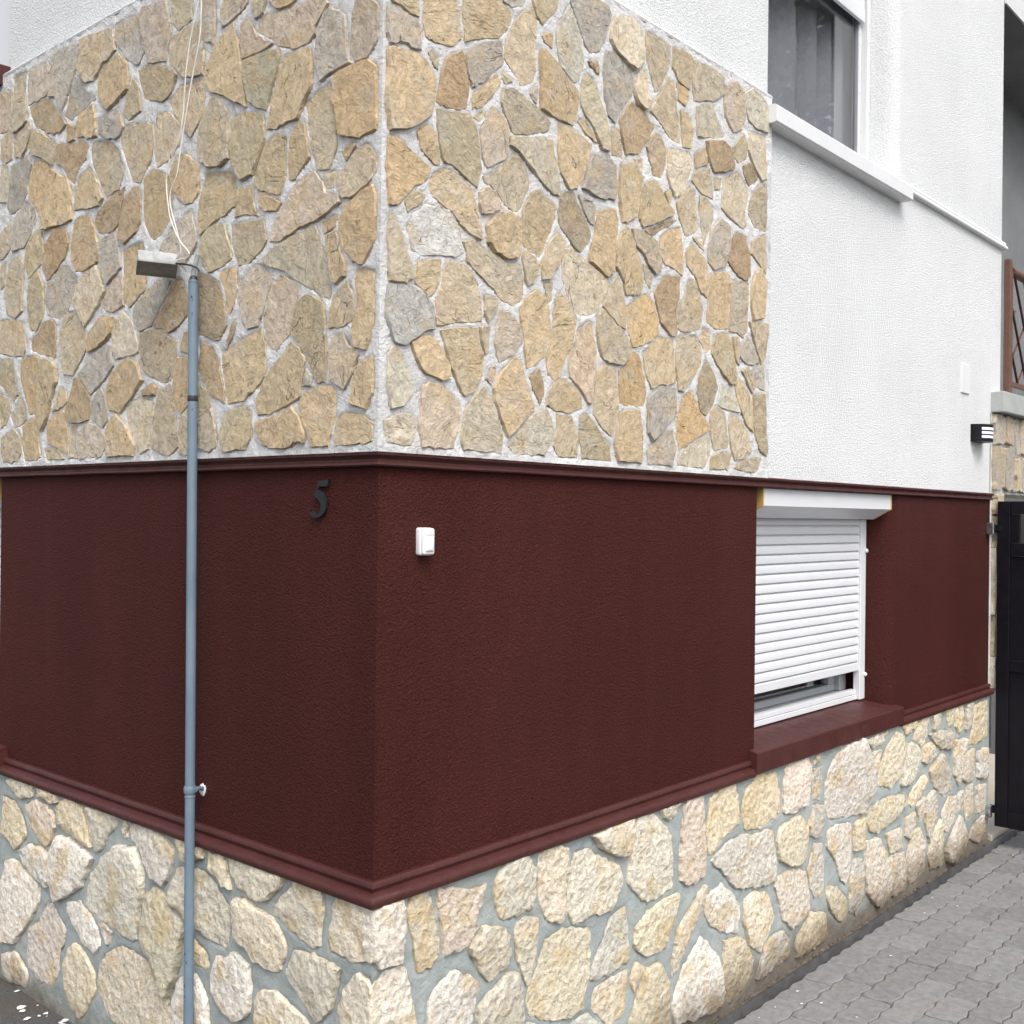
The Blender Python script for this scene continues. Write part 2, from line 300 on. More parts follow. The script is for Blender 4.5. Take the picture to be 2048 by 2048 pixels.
# ---------------------------------------------------------------- traced stone outlines (mm on the wall: along, height)
def mat_leaf():
    m = M('leaf'); oi = m.noise(m.pos(), 3, 3); m.col(m.mix(m.map(oi, .35, .65), (.03, .05, .016), (.06, .09, .028))); m.rough(.6); return m.m
MAT['leaf'] = mat_leaf(); MAT['bark'] = simple('bark', (.10, .075, .055), .9, .3, 8, 0, .02, 30)
STONES = {}
STONES['UL'] = '''t1792,3144 1780,3083 1847,3060 1879,3062 1890,3105 1893,3152 1892,3202 1897,3264 1845,3263 1793,3260 1797,3208
p1618,3159 1641,3137 1686,3136 1733,3137 1779,3135 1783,3191 1781,3247 1741,3254 1688,3249 1640,3250 1609,3205
p1902,3155 1900,3093 1944,3084 1991,3085 1995,3155 1995,3226 1944,3226 1901,3211
g1452,3165 1489,3109 1529,3061 1581,3116 1628,3129 1600,3195 1613,3260 1566,3261 1512,3259 1458,3257 1422,3245 1438,3193
t1195,3170 1226,3156 1271,3148 1328,3105 1377,3113 1416,3145 1439,3179 1415,3215 1417,3258 1370,3259 1312,3251 1251,3245 1210,3235
g1041,3158 1026,3117 1063,3088 1102,3109 1148,3140 1198,3195 1201,3248 1135,3253 1072,3240 1058,3200
p880,3132 898,3095 905,3058 955,3069 1006,3081 1028,3149 1045,3195 1063,3241 1027,3252 970,3246 916,3241 894,3187
o1110,3062 1119,3030 1182,3006 1237,2992 1297,3047 1303,3092 1294,3130 1245,3144 1179,3154 1123,3109
y853,3007 874,2960 927,2945 978,2962 1029,2981 1051,3031 1064,3074 1032,3076 981,3068 937,3052 888,3032
y1043,2946 1116,2932 1146,2959 1133,2998 1090,3052 1058,3026
g1316,3048 1375,3035 1424,3025 1476,3012 1522,3042 1509,3054 1479,3108 1450,3154 1390,3113 1366,3074
b1530,3038 1504,3010 1543,2991 1582,2995 1633,3007 1676,3029 1721,3053 1754,3092 1768,3126 1708,3127 1645,3128 1608,3106 1571,3073
o1309,2979 1302,2926 1334,2925 1375,2939 1425,2951 1435,2983 1415,3020 1375,3026 1326,3032
g1140,2920 1170,2892 1228,2900 1289,2930 1296,2981 1238,2983 1177,2984
t986,2790 1015,2756 1046,2732 1085,2740 1106,2781 1133,2826 1164,2884 1128,2921 1078,2916 1021,2905 974,2890 973,2844
c836,2802 899,2765 953,2757 967,2805 966,2857 953,2917 877,2901 830,2851
y779,3144 843,3132 875,3161 886,3235 839,3218 783,3208
t713,3022 717,2974 766,2976 811,2988 858,3025 894,3057 879,3118 836,3124 801,3135 735,3119 723,3074
t716,2860 772,2807 809,2834 838,2873 873,2909 894,2938 831,2969 766,2967 716,2963 707,2912
o1578,2969 1587,2894 1620,2909 1668,2933 1722,2951 1763,2984 1738,3040 1705,3032 1653,3007
t1775,2995 1821,2960 1878,2983 1883,3051 1820,3058 1754,3073 1747,3045
t1892,2973 1940,2968 1983,3000 1974,3066 1906,3080 1897,3028
b1375,2874 1433,2831 1445,2798 1478,2827 1520,2870 1570,2902 1556,2956 1484,2938 1440,2934 1396,2932 1357,2910
t1139,2783 1164,2733 1234,2721 1279,2772 1329,2838 1350,2896 1330,2915 1279,2911 1211,2887 1171,2855
o732,2643 758,2619 800,2624 841,2652 869,2685 880,2729 852,2766 803,2768 764,2743 729,2715
b1441,2943 1491,2948 1490,3005 1444,2988
t1914,2902 1934,2831 1981,2836 1980,2904 1985,2971 1931,2960
p659,3085 668,3043 709,3064 727,3124 740,3178 656,3172
p536,3096 625,3076 639,3126 626,3157 560,3141 502,3119
y442,3064 473,3056 491,3095 480,3113 428,3097
o300,3056 335,3049 382,3057 417,3091 359,3075
p200,2984 223,2967 224,2947 249,2931 295,2930 359,2950 405,2985 459,3013 471,3029 463,3049 436,3057 381,3048 333,3040 283,3039 230,3036 186,3024 173,3010
g97,2878 86,2840 142,2834 200,2823 223,2882 216,2956 178,2993 135,2981 106,2956
p-11,2909 -11,2871 30,2837 73,2839 86,2883 84,2943 67,2993 18,2982 -11,2947
o540,2961 519,2884 510,2833 554,2854 611,2886 666,2907 699,2937 704,2978 696,2995 660,3039 616,3064 576,3076 555,3017
p437,2992 397,2970 446,2965 502,2966 532,2966 545,3010 542,3064 510,3072 467,3008
y387,2879 411,2830 418,2804 460,2818 499,2845 519,2921 518,2955 441,2955 372,2948 369,2928
o237,2815 274,2774 289,2749 332,2751 376,2743 418,2750 403,2823 376,2883 360,2925 304,2923 242,2917 230,2857
t139,2703 135,2643 163,2598 208,2607 236,2668 251,2727 261,2784 217,2802 164,2816 152,2765
o-11,2701 -11,2657 45,2649 123,2673 134,2723 146,2781 141,2822 69,2829 19,2829 -11,2805 -10,2757
o239,2644 296,2599 315,2598 327,2614 327,2662 320,2709 289,2739 263,2736 249,2676
y337,2627 356,2569 403,2582 452,2601 468,2630 443,2681 421,2721 381,2733 341,2718 336,2674
y445,2699 476,2644 528,2638 576,2702 583,2760 582,2820 522,2821 479,2810 439,2796 425,2742
t592,2790 587,2711 632,2696 691,2707 722,2737 736,2773 727,2840 703,2861 679,2900 625,2883 592,2835
t-11,2559 20,2535 82,2511 107,2515 132,2561 114,2582 70,2622 23,2635 -11,2594
t143,2548 168,2549 186,2584 134,2590
o104,2605 114,2633 81,2651 61,2636
o1600,2804 1637,2759 1661,2724 1709,2767 1765,2813 1767,2861 1749,2895 1725,2932 1668,2922 1620,2896 1568,2862
g1775,2833 1814,2802 1857,2786 1901,2778 1928,2811 1907,2879 1898,2948 1832,2952 1767,2960 1742,2926 1768,2884
y1463,2731 1453,2690 1514,2681 1600,2685 1649,2686 1657,2707 1613,2775 1581,2815 1544,2851 1498,2837 1462,2771
o1261,2725 1281,2703 1345,2709 1395,2713 1444,2715 1451,2722 1453,2768 1424,2821 1343,2841 1300,2786
y871,2597 920,2561 970,2547 1012,2596 1021,2657 1019,2736 975,2759 928,2742 885,2717 866,2664
b1039,2631 1054,2589 1129,2559 1162,2583 1147,2650 1131,2698 1089,2720 1051,2723 1039,2684
p1753,2677 1795,2649 1874,2649 1887,2702 1871,2750 1828,2786 1783,2812 1746,2785 1712,2758 1717,2724
t1889,2663 1939,2634 1977,2634 1982,2723 1935,2736 1895,2754 1895,2710
y1664,2575 1733,2546 1756,2538 1780,2593 1776,2647 1739,2681 1671,2697 1644,2621
b1504,2572 1570,2532 1619,2514 1653,2556 1634,2633 1575,2679 1496,2667 1477,2617
o1281,2575 1285,2529 1329,2521 1377,2512 1429,2517 1470,2565 1467,2621 1451,2680 1406,2689 1352,2689 1309,2639
b1162,2629 1199,2610 1246,2611 1288,2620 1314,2666 1275,2695 1226,2713 1173,2722 1133,2735 1145,2681
g1142,2491 1183,2472 1229,2451 1254,2480 1275,2542 1277,2592 1233,2601 1185,2604 1157,2552
o999,2438 1009,2406 1050,2384 1093,2364 1122,2393 1131,2467 1148,2544 1088,2553 1025,2555 1010,2500
t1796,2510 1799,2432 1851,2413 1913,2432 1938,2507 1921,2569 1892,2623 1822,2625 1788,2587
y1640,2439 1645,2398 1696,2352 1739,2362 1762,2431 1760,2487 1747,2530 1694,2554 1647,2501
g1453,2433 1484,2397 1538,2372 1579,2387 1618,2401 1638,2457 1618,2505 1570,2521 1528,2548 1459,2535 1415,2488
c1242,2431 1271,2394 1316,2364 1361,2330 1391,2364 1419,2396 1445,2426 1408,2482 1353,2506 1295,2519 1255,2463
p1124,2374 1196,2360 1255,2381 1258,2400 1232,2432 1197,2459 1140,2466 1134,2427
g931,2337 966,2297 1037,2285 1068,2321 1072,2355 1010,2395 941,2420 883,2434 872,2417 899,2368
b781,2306 817,2281 873,2265 908,2280 953,2290 939,2315 892,2361 865,2410 817,2418 783,2358
p735,2507 791,2453 873,2465 933,2511 877,2565 823,2587 772,2602 751,2556
t1767,2310 1783,2275 1836,2280 1900,2288 1970,2300 1973,2360 1972,2417 1919,2415 1854,2403 1794,2392 1780,2350
b1553,2309 1561,2252 1608,2263 1677,2273 1735,2288 1736,2327 1687,2348 1655,2378 1608,2380 1564,2372
t1357,2292 1348,2265 1396,2220 1434,2183 1495,2192 1523,2249 1533,2328 1506,2384 1468,2392 1426,2391 1386,2342
o1195,2297 1224,2278 1275,2258 1339,2249 1343,2305 1277,2347 1230,2349 1189,2345
c1042,2247 1037,2225 1080,2217 1129,2216 1165,2214 1189,2244 1193,2283 1186,2322 1133,2359 1076,2316
t840,2181 857,2126 910,2123 960,2142 1009,2165 1028,2220 1018,2278 970,2284 916,2274 878,2256 833,2236
g1243,2150 1318,2115 1350,2140 1405,2185 1341,2219 1286,2239 1230,2256 1199,2258 1184,2196
b758,2194 813,2211 795,2257 755,2261
t1940,2540 1970,2521 1973,2613 1933,2622
y558,2576 602,2557 660,2548 716,2522 727,2531 731,2573 732,2621 708,2698 631,2685 587,2674 551,2654
y470,2561 450,2531 501,2544 557,2545 541,2618 477,2614
o382,2566 353,2549 372,2531 421,2538 450,2564 446,2589 413,2578 405,2573
p119,2508 182,2485 258,2472 312,2461 355,2450 402,2456 387,2497 349,2541 300,2583 258,2600 219,2604 186,2568 175,2541 122,2523
o-10,2432 -10,2401 32,2345 70,2356 111,2401 124,2463 95,2499 43,2518 2,2531 -10,2504 -10,2468
y577,2469 568,2435 623,2418 679,2412 719,2473 699,2519 659,2538 602,2534
t413,2463 438,2435 498,2409 542,2412 566,2464 575,2529 531,2525 478,2523 430,2517
o541,2350 563,2300 580,2281 594,2339 613,2377 625,2405 552,2410
t174,2368 152,2296 158,2276 192,2288 264,2328 333,2370 410,2395 429,2411 392,2431 326,2448 269,2459 215,2468 187,2414
o136,2451 180,2442 187,2474 131,2482
o96,2354 96,2325 134,2309 149,2330 170,2397 174,2433 132,2439 117,2394
o-8,2215 -8,2203 18,2140 57,2149 70,2195 55,2254 66,2315 54,2340 -8,2328 -8,2280 -7,2241
p407,2321 424,2281 446,2240 493,2236 522,2271 542,2323 529,2370 465,2405 435,2401 387,2362
p304,2243 309,2211 368,2167 404,2195 425,2253 409,2294 391,2343 348,2363 276,2325 278,2297
y164,2128 168,2073 200,2073 232,2131 274,2181 301,2203 295,2241 277,2282 234,2297 176,2269 168,2205
t66,2216 100,2204 157,2205 154,2251 140,2281 88,2313 66,2270
b589,2259 622,2219 689,2236 735,2252 741,2310 742,2372 737,2423 676,2402 625,2378 604,2319
b579,2199 587,2213 547,2272 552,2234
b599,2083 592,2045 658,2072 690,2105 721,2143 717,2223 649,2203 622,2153
o414,2104 461,2068 524,2046 577,2043 591,2087 611,2143 612,2187 563,2197 517,2213 477,2223 432,2230 415,2194 412,2149
o256,2081 265,2045 310,2025 392,2006 444,2005 449,2041 428,2078 388,2123 325,2163 301,2185 270,2166 245,2136
p64,2087 96,2051 150,2076 156,2141 145,2184 103,2189 74,2149 42,2130
o-8,2053 -9,2036 15,1998 72,2017 63,2069 40,2112 -4,2125 -9,2074
g223,2068 251,2067 246,2093 239,2111 217,2091
y1842,2206 1823,2147 1854,2125 1920,2167 1968,2194 1967,2277 1922,2277 1875,2273
o1673,2147 1674,2105 1679,2075 1734,2071 1775,2140 1809,2206 1808,2257 1767,2267 1723,2272 1673,2261 1672,2195
y1580,2111 1597,2060 1644,2012 1673,2059 1664,2116 1664,2158 1663,2203 1660,2253 1615,2249 1571,2240 1546,2216 1542,2171
o1470,2101 1516,2085 1567,2073 1543,2117 1518,2157 1482,2134
b1329,2037 1397,2029 1441,2032 1468,2047 1478,2075 1460,2105 1425,2176 1380,2157 1322,2105
o1061,2098 1112,2068 1138,2046 1205,2061 1219,2096 1218,2127 1199,2163 1151,2189 1101,2208 1042,2192 1015,2138
g1215,2053 1211,2028 1245,2006 1310,2037 1310,2090 1256,2132 1229,2099
c970,1970 974,1934 1021,1919 1058,1970 1100,2017 1105,2060 1071,2077 1026,2089 951,2069 955,2019
t825,1981 821,1935 854,1915 907,1916 965,1937 951,2004 942,2053 929,2101 860,2114 844,2051
o730,2110 755,2059 802,2028 834,2050 850,2118 829,2190 758,2186 739,2155
t724,1953 733,1915 809,1915 813,1966 806,2018 759,2047 729,2004
p1226,1945 1264,1915 1309,1916 1352,1916 1394,1915 1403,1949 1401,1984 1376,2009 1332,2025 1281,2015 1236,1981
o1053,1945 1060,1915 1110,1916 1157,1916 1213,1916 1220,1972 1205,2018 1162,2044 1118,2016 1080,1980
o1464,1960 1468,1931 1531,1952 1597,1969 1603,2007 1594,2046 1547,2063 1498,2075 1477,2041 1465,2003
y1488,1915 1555,1915 1607,1915 1630,1951 1557,1955 1513,1935
y1652,1926 1684,1915 1725,1916 1768,1916 1788,1971 1785,2035 1742,2052 1691,2058 1669,2009
t1795,1953 1811,1916 1850,1915 1889,1915 1926,1915 1945,1951 1945,1999 1901,2017 1854,2028 1801,2005
t1756,2056 1793,2041 1844,2032 1873,2074 1843,2108 1812,2143 1774,2120
y1874,2088 1919,2045 1958,2031 1959,2097 1962,2162 1884,2132
t1408,1916 1458,1916 1455,1965 1454,2016 1409,2023 1412,1967
b942,2090 1003,2089 1011,2105 954,2124 936,2111
y468,1953 497,1916 549,1916 598,1916 613,1959 602,2008 564,2025 508,2039 475,2011
o245,1951 248,1927 275,1931 304,1916 390,1915 420,1926 440,1952 454,1983 420,1992 373,1998 299,2019 260,1980
o139,1969 154,1916 219,1915 236,1954 258,1993 271,2024 253,2049 201,2064 145,2064 128,2045 128,2007
o-8,1942 -8,1921 15,1916 49,1916 127,1915 134,1947 128,1977 98,1996 29,1988 -8,1965
t627,1931 663,1915 712,1927 711,2002 686,2017 657,2035 633,1976
y662,2042 697,2019 725,2013 735,2086 711,2104 675,2081'''
STONES['UR'] = '''y-6,2968 43,2960 87,2957 86,3001 40,2985
g-17,2885 -8,2865 41,2880 67,2876 95,2878 99,2931 75,2949 43,2951 -13,2952
o104,2953 115,2919 143,2915 209,2926 239,2956 235,3013 230,3056 167,3040 104,3013
o245,3002 250,2953 314,2980 378,3004 412,3036 432,3073 418,3096 369,3109 303,3088 243,3061
g392,3109 406,3105 436,3105 478,3124 489,3145 436,3126
t406,2999 404,2961 435,2936 475,2904 518,2932 531,2963 526,3030 532,3098 512,3137 471,3104 425,3042
o534,3112 556,3101 612,3157 630,3198 572,3180 511,3156
o-15,2712 -5,2658 65,2683 129,2730 143,2781 149,2823 126,2851 94,2864 24,2862 -13,2850 -12,2784
t138,2860 156,2850 160,2883 137,2898 119,2886
b157,2802 153,2770 189,2767 238,2774 258,2785 268,2846 256,2862 248,2911 236,2924 184,2889 165,2837
g256,2901 264,2871 278,2844 319,2868 363,2910 401,2947 393,3002 330,2977 289,2954 257,2925
o279,2827 284,2791 308,2800 336,2823 356,2843 389,2891 374,2910 339,2874
t285,2771 312,2764 333,2791 326,2805
o551,2925 555,2868 627,2858 695,2860 717,2908 716,2965 675,2984 602,3022 563,3034 549,3027 549,2976
t414,2800 442,2770 507,2784 586,2815 596,2841 540,2862 486,2878 434,2887 400,2878 390,2839
p323,2672 340,2653 396,2684 420,2712 419,2777 403,2800 359,2822 338,2785 311,2749
y174,2635 225,2622 264,2605 302,2591 318,2644 318,2656 310,2704 294,2757 270,2774 204,2760 153,2754 161,2694
o101,2639 146,2613 167,2620 163,2649 149,2693 127,2706 83,2685
o-12,2574 -5,2524 -2,2483 24,2486 69,2537 119,2568 136,2601 71,2626 29,2648 -6,2647
t461,2725 499,2703 554,2671 608,2645 637,2646 641,2681 623,2742 604,2800 552,2789 508,2775 429,2758 424,2734
o642,2713 681,2677 717,2684 736,2715 767,2778 784,2831 715,2847 670,2849 631,2848 631,2782
p517,2882 539,2878 538,2927 506,2904
o565,3055 599,3048 599,3095 554,3069
t394,2904 407,2891 438,2907 397,2927
g704,3179 740,3125 773,3090 818,3114 854,3178 872,3237 860,3257 780,3260 727,3241 678,3218
c618,3078 637,3012 699,2983 723,3000 746,3055 735,3115 701,3168 674,3193 630,3133
c869,3164 895,3139 939,3126 996,3113 1035,3147 1047,3180 1032,3241 994,3265 951,3260 908,3253 878,3214
t1078,3141 1110,3078 1141,3098 1159,3134 1186,3175 1193,3251 1140,3258 1061,3255 1058,3194
o1211,3189 1242,3155 1307,3145 1318,3182 1322,3256 1271,3262 1213,3256
t1325,3174 1341,3117 1383,3131 1437,3147 1489,3170 1527,3197 1528,3247 1474,3261 1400,3260 1332,3250
o1244,3094 1283,3085 1306,3125 1289,3144 1234,3147
g845,3010 863,2938 899,2924 931,2973 985,3033 1000,3081 983,3108 938,3116 882,3133 847,3115 844,3063
b782,3052 819,3045 812,3081 763,3065
o753,2909 798,2875 833,2828 871,2832 870,2876 853,2929 820,2984 801,3020 761,3032 739,3006 731,2938
c995,3047 1013,3014 1053,3006 1088,3046 1067,3068 1073,3110 1037,3135 1010,3103
t1086,3014 1148,2988 1220,2955 1262,2954 1251,3031 1234,3085 1214,3142 1175,3144 1157,3109 1132,3074
b934,2899 955,2843 1022,2863 1076,2920 1108,2972 1032,3002 981,3011 941,2970 923,2936
t893,2827 939,2827 937,2866 922,2912 878,2908
p1529,3175 1541,3121 1590,3082 1647,3109 1673,3165 1659,3244 1602,3262 1538,3230
c1671,3199 1698,3154 1767,3140 1843,3150 1852,3227 1809,3263 1729,3279 1668,3238
t1356,3056 1362,3009 1408,3017 1460,3029 1506,3040 1547,3052 1494,3092 1457,3139 1402,3125 1352,3104
y1265,3005 1274,2948 1327,2959 1333,3024 1309,3060 1255,3064
c1697,3050 1737,3001 1794,2963 1835,2977 1842,3029 1840,3087 1833,3139 1771,3131 1706,3116
b1435,2944 1466,2912 1535,2931 1599,2957 1579,3020 1526,3035 1467,3021 1413,3005
y1597,3036 1589,3009 1634,2987 1688,3014 1691,3067 1667,3098 1632,3069
p1077,2872 1108,2822 1150,2814 1177,2864 1178,2916 1147,2950 1107,2952 1067,2897
c1183,2850 1201,2806 1229,2776 1270,2810 1305,2847 1327,2885 1338,2924 1316,2947 1238,2932 1188,2922
t1349,2901 1427,2930 1409,2982 1345,2944
t1331,2853 1391,2825 1469,2824 1465,2865 1444,2921 1387,2903 1336,2883
g742,2695 818,2684 903,2696 917,2736 911,2797 877,2815 793,2806 767,2759
b1674,2950 1711,2923 1766,2963 1718,3006 1664,2984
t1027,2804 1047,2813 1046,2857 1004,2842
t768,2850 815,2842 799,2862 757,2898 719,2882
t133,2540 170,2525 209,2512 242,2485 286,2467 319,2460 319,2496 302,2540 284,2587 227,2612 186,2620 144,2592 130,2566
y47,2504 57,2478 108,2511 116,2529 86,2537
w57,2440 77,2388 115,2383 169,2394 225,2399 253,2418 244,2438 238,2477 206,2503 167,2517 116,2508 80,2479
t0,2346 0,2303 56,2306 83,2326 67,2363 45,2421 20,2462 -2,2469 -5,2396
p309,2557 316,2529 359,2538 394,2559 376,2593 343,2604 309,2583
t324,2627 332,2616 372,2604 409,2575 449,2561 471,2568 486,2597 513,2653 506,2674 476,2714 445,2715 392,2669
o344,2460 372,2438 417,2430 463,2441 471,2495 468,2542 429,2558 371,2537 338,2500
o480,2524 486,2480 526,2467 563,2458 592,2516 626,2587 622,2619 555,2643 515,2628 481,2570
t291,2382 354,2350 406,2318 451,2310 478,2323 491,2343 491,2387 476,2428 414,2421 338,2441 289,2458 252,2443 265,2417 269,2396
o487,2424 505,2374 531,2386 556,2436 538,2455 488,2470
t564,2440 567,2400 603,2410 640,2452 670,2527 637,2548 595,2505
b646,2566 704,2522 734,2506 787,2561 759,2611 734,2639 706,2675 652,2664 635,2605
o89,2311 107,2304 134,2285 151,2296 173,2333 174,2384 97,2366
t159,2279 161,2218 233,2235 283,2242 330,2253 325,2305 310,2348 270,2386 201,2386 185,2361 180,2324
g-7,2217 16,2163 55,2154 110,2194 150,2205 145,2263 119,2286 77,2299 35,2298 -2,2293
t334,2279 349,2250 383,2286 387,2320 337,2323
t596,2343 612,2345 616,2406 577,2393
c686,2374 729,2327 779,2329 816,2349 845,2383 876,2444 838,2462 769,2485 736,2496 698,2514 660,2495 654,2434
y926,2705 939,2635 962,2638 1012,2671 1026,2710 1033,2777 1050,2799 1017,2799 999,2831 928,2808 925,2760
y1031,2666 1050,2645 1104,2662 1147,2683 1201,2709 1226,2727 1177,2752 1153,2786 1112,2806 1059,2782 1036,2721
b1139,2669 1065,2635 1077,2631 1106,2628 1164,2664 1211,2684 1244,2708 1190,2694 1162,2680
t1260,2715 1299,2666 1347,2682 1383,2706 1366,2779 1347,2825 1310,2836 1254,2781 1239,2762
c1382,2745 1404,2682 1417,2654 1445,2707 1476,2753 1469,2794 1420,2818 1375,2816
c1519,2806 1572,2787 1653,2766 1693,2783 1683,2824 1709,2888 1698,2918 1633,2959 1581,2935 1532,2907 1525,2866
t1704,2829 1755,2789 1798,2784 1837,2790 1844,2844 1844,2911 1834,2965 1786,2952 1750,2917 1716,2875
t1476,2858 1510,2866 1517,2907 1475,2902
o780,2511 779,2489 808,2482 868,2457 893,2475 903,2548 917,2624 910,2669 866,2659 819,2644 810,2585
g750,2632 773,2605 799,2597 811,2656 785,2669 727,2671
o909,2499 950,2462 968,2422 1008,2427 1048,2440 1055,2477 1037,2537 1009,2569 982,2611 957,2626 922,2578 909,2538
t1054,2561 1094,2528 1122,2510 1151,2534 1149,2580 1125,2615 1054,2630 994,2628 1011,2583
t1070,2483 1099,2459 1112,2502 1093,2518 1055,2532
o1149,2597 1167,2561 1224,2549 1280,2535 1289,2584 1283,2623 1270,2689 1230,2680 1189,2663 1143,2632
t1364,2539 1394,2496 1434,2485 1450,2545 1427,2606 1371,2635 1343,2652 1300,2617 1304,2572
p1437,2649 1437,2606 1475,2587 1553,2618 1572,2677 1572,2753 1510,2766 1462,2727
b1567,2633 1610,2605 1654,2591 1691,2588 1727,2608 1728,2670 1691,2743 1625,2747 1585,2697
t1725,2688 1791,2662 1845,2634 1849,2682 1847,2738 1837,2780 1791,2761 1735,2734
o1443,2480 1435,2403 1494,2390 1569,2402 1572,2448 1582,2484 1596,2563 1566,2594 1520,2586 1474,2576 1458,2543
t1581,2449 1580,2394 1633,2394 1682,2382 1709,2420 1716,2506 1718,2585 1666,2581 1614,2578 1597,2522 1591,2484
o1726,2499 1750,2457 1817,2471 1828,2536 1832,2604 1794,2647 1760,2626 1732,2567
t1252,2427 1242,2398 1264,2354 1340,2359 1392,2377 1413,2440 1386,2493 1360,2529 1315,2529 1292,2463
b1137,2415 1153,2365 1218,2328 1243,2333 1244,2370 1234,2408 1261,2453 1267,2526 1222,2523 1174,2515 1120,2450
t850,2371 889,2345 933,2321 966,2317 966,2390 953,2436 930,2473 875,2426
O979,2327 1004,2267 1055,2280 1105,2300 1150,2332 1140,2384 1125,2418 1082,2447 1023,2416 974,2385
t844,2218 881,2205 950,2208 981,2233 988,2265 946,2310 891,2334 844,2360 820,2341 821,2278
c1378,2648 1410,2642 1396,2678 1340,2670
y1196,2748 1211,2762 1202,2794 1173,2779
o485,2260 496,2210 507,2150 531,2156 581,2191 598,2227 610,2277 599,2328 582,2359 546,2370 500,2338 477,2308
o616,2259 593,2199 599,2143 630,2129 654,2151 677,2200 708,2245 726,2317 694,2358 645,2380 621,2332
p377,2201 393,2152 449,2179 489,2224 476,2260 432,2292 395,2291 387,2250
o205,2143 235,2083 263,2051 295,2066 326,2110 334,2159 318,2197 307,2234 233,2224 177,2207
t328,2194 340,2166 350,2192 353,2242 319,2235
o92,2130 123,2096 181,2084 208,2093 207,2122 181,2157 144,2191 113,2187 75,2166
c-1,2059 12,2000 52,2009 82,2048 73,2094 51,2129 22,2153 -1,2129
p105,1967 116,1915 145,1916 183,1915 228,1915 247,1976 251,2031 226,2050 183,2073 134,2077 114,2059 113,2014
t254,1950 266,1916 320,1915 361,1916 410,1916 415,1960 386,2018 366,2056 333,2084 305,2062 267,2018
o380,2046 399,2013 431,1958 492,2001 541,2039 534,2068 508,2117 488,2167 455,2172 407,2131 376,2084
b538,2095 567,2055 583,2082 583,2117 565,2158 521,2129
o591,2057 634,2044 709,2046 758,2061 753,2094 707,2129 652,2138 602,2092
c431,1941 467,1915 504,1915 544,1916 589,1915 627,1978 610,2026 584,2048 521,2014 477,1982
t628,1946 650,1916 701,1916 737,1916 745,1954 727,2006 706,2036 643,2035 639,1982
c0,1920 57,1915 81,1915 97,1941 91,1990 41,1990 -8,1971
p344,2104 364,2089 384,2118 385,2147 364,2130
p686,2200 697,2145 753,2108 786,2074 799,2092 812,2159 822,2227 814,2270 804,2315 779,2318 729,2283 713,2236 700,2222
t811,2048 859,2009 900,1988 929,2051 934,2095 927,2139 913,2194 855,2198 826,2175 814,2112
O936,2144 947,2092 970,2088 1022,2089 1071,2092 1086,2136 1073,2183 1043,2242 1011,2255 977,2218 936,2188
o1081,2193 1109,2150 1160,2170 1204,2174 1244,2184 1238,2247 1235,2320 1192,2322 1144,2317 1104,2288 1062,2256
t1248,2247 1252,2202 1260,2161 1291,2158 1348,2205 1401,2257 1414,2304 1371,2356 1328,2349 1288,2348 1250,2325
g1087,2086 1092,2014 1114,1990 1177,2031 1218,2055 1251,2080 1254,2124 1249,2162 1206,2165 1160,2160 1093,2124
O1256,2017 1273,1969 1327,1994 1374,2014 1417,2030 1462,2045 1427,2080 1389,2114 1345,2168 1295,2146 1266,2087
b1377,2178 1387,2137 1409,2098 1436,2091 1482,2133 1513,2191 1480,2241 1439,2282 1403,2245
y1467,2302 1499,2271 1538,2242 1596,2210 1627,2218 1624,2263 1603,2343 1575,2386 1497,2373 1475,2331
t1622,2302 1649,2282 1651,2348 1637,2384 1602,2375
g1659,2313 1692,2295 1748,2296 1791,2307 1762,2352 1708,2393 1660,2349
t1783,2338 1809,2304 1839,2341 1848,2400 1851,2455 1781,2453 1717,2445 1743,2398
t1391,2340 1432,2302 1465,2319 1455,2375 1414,2386
c1510,2136 1556,2125 1610,2120 1657,2120 1645,2148 1594,2195 1534,2201
y1658,2142 1702,2080 1752,2055 1750,2106 1750,2150 1717,2200 1657,2240 1621,2205
t1709,2229 1745,2193 1765,2220 1749,2248 1716,2288 1672,2265
g1775,2220 1834,2213 1835,2260 1831,2307 1777,2293 1738,2272
y1758,2084 1778,2038 1800,2000 1851,1975 1863,2001 1846,2041 1846,2100 1837,2159 1829,2203 1756,2189 1759,2138
t1469,2025 1488,1976 1535,1984 1582,1992 1578,2053 1559,2115 1501,2130 1466,2110 1462,2071
c1598,2005 1628,1949 1708,1966 1750,1987 1733,2028 1708,2066 1641,2105 1591,2111 1583,2075
p1096,1915 1145,1915 1179,1915 1207,1915 1233,1915 1253,1967 1229,2033 1162,2010 1127,1984 1090,1958
c1266,1942 1264,1922 1316,1916 1357,1915 1391,1916 1428,1915 1463,1959 1464,2015 1427,2023 1389,2010 1344,1992 1299,1968
y1464,1916 1537,1916 1558,1916 1584,1915 1610,1970 1547,1978 1471,1955
t1627,1924 1692,1915 1716,1915 1733,1915 1757,1915 1782,1915 1827,1966 1766,1965 1700,1956 1651,1940
o919,1961 937,1916 995,1916 1057,1916 1064,1958 1066,2007 1054,2079 1000,2076 943,2069 929,2016
y762,1915 821,1916 904,1917 889,1968 842,2003 781,2051 743,2037 748,1969'''
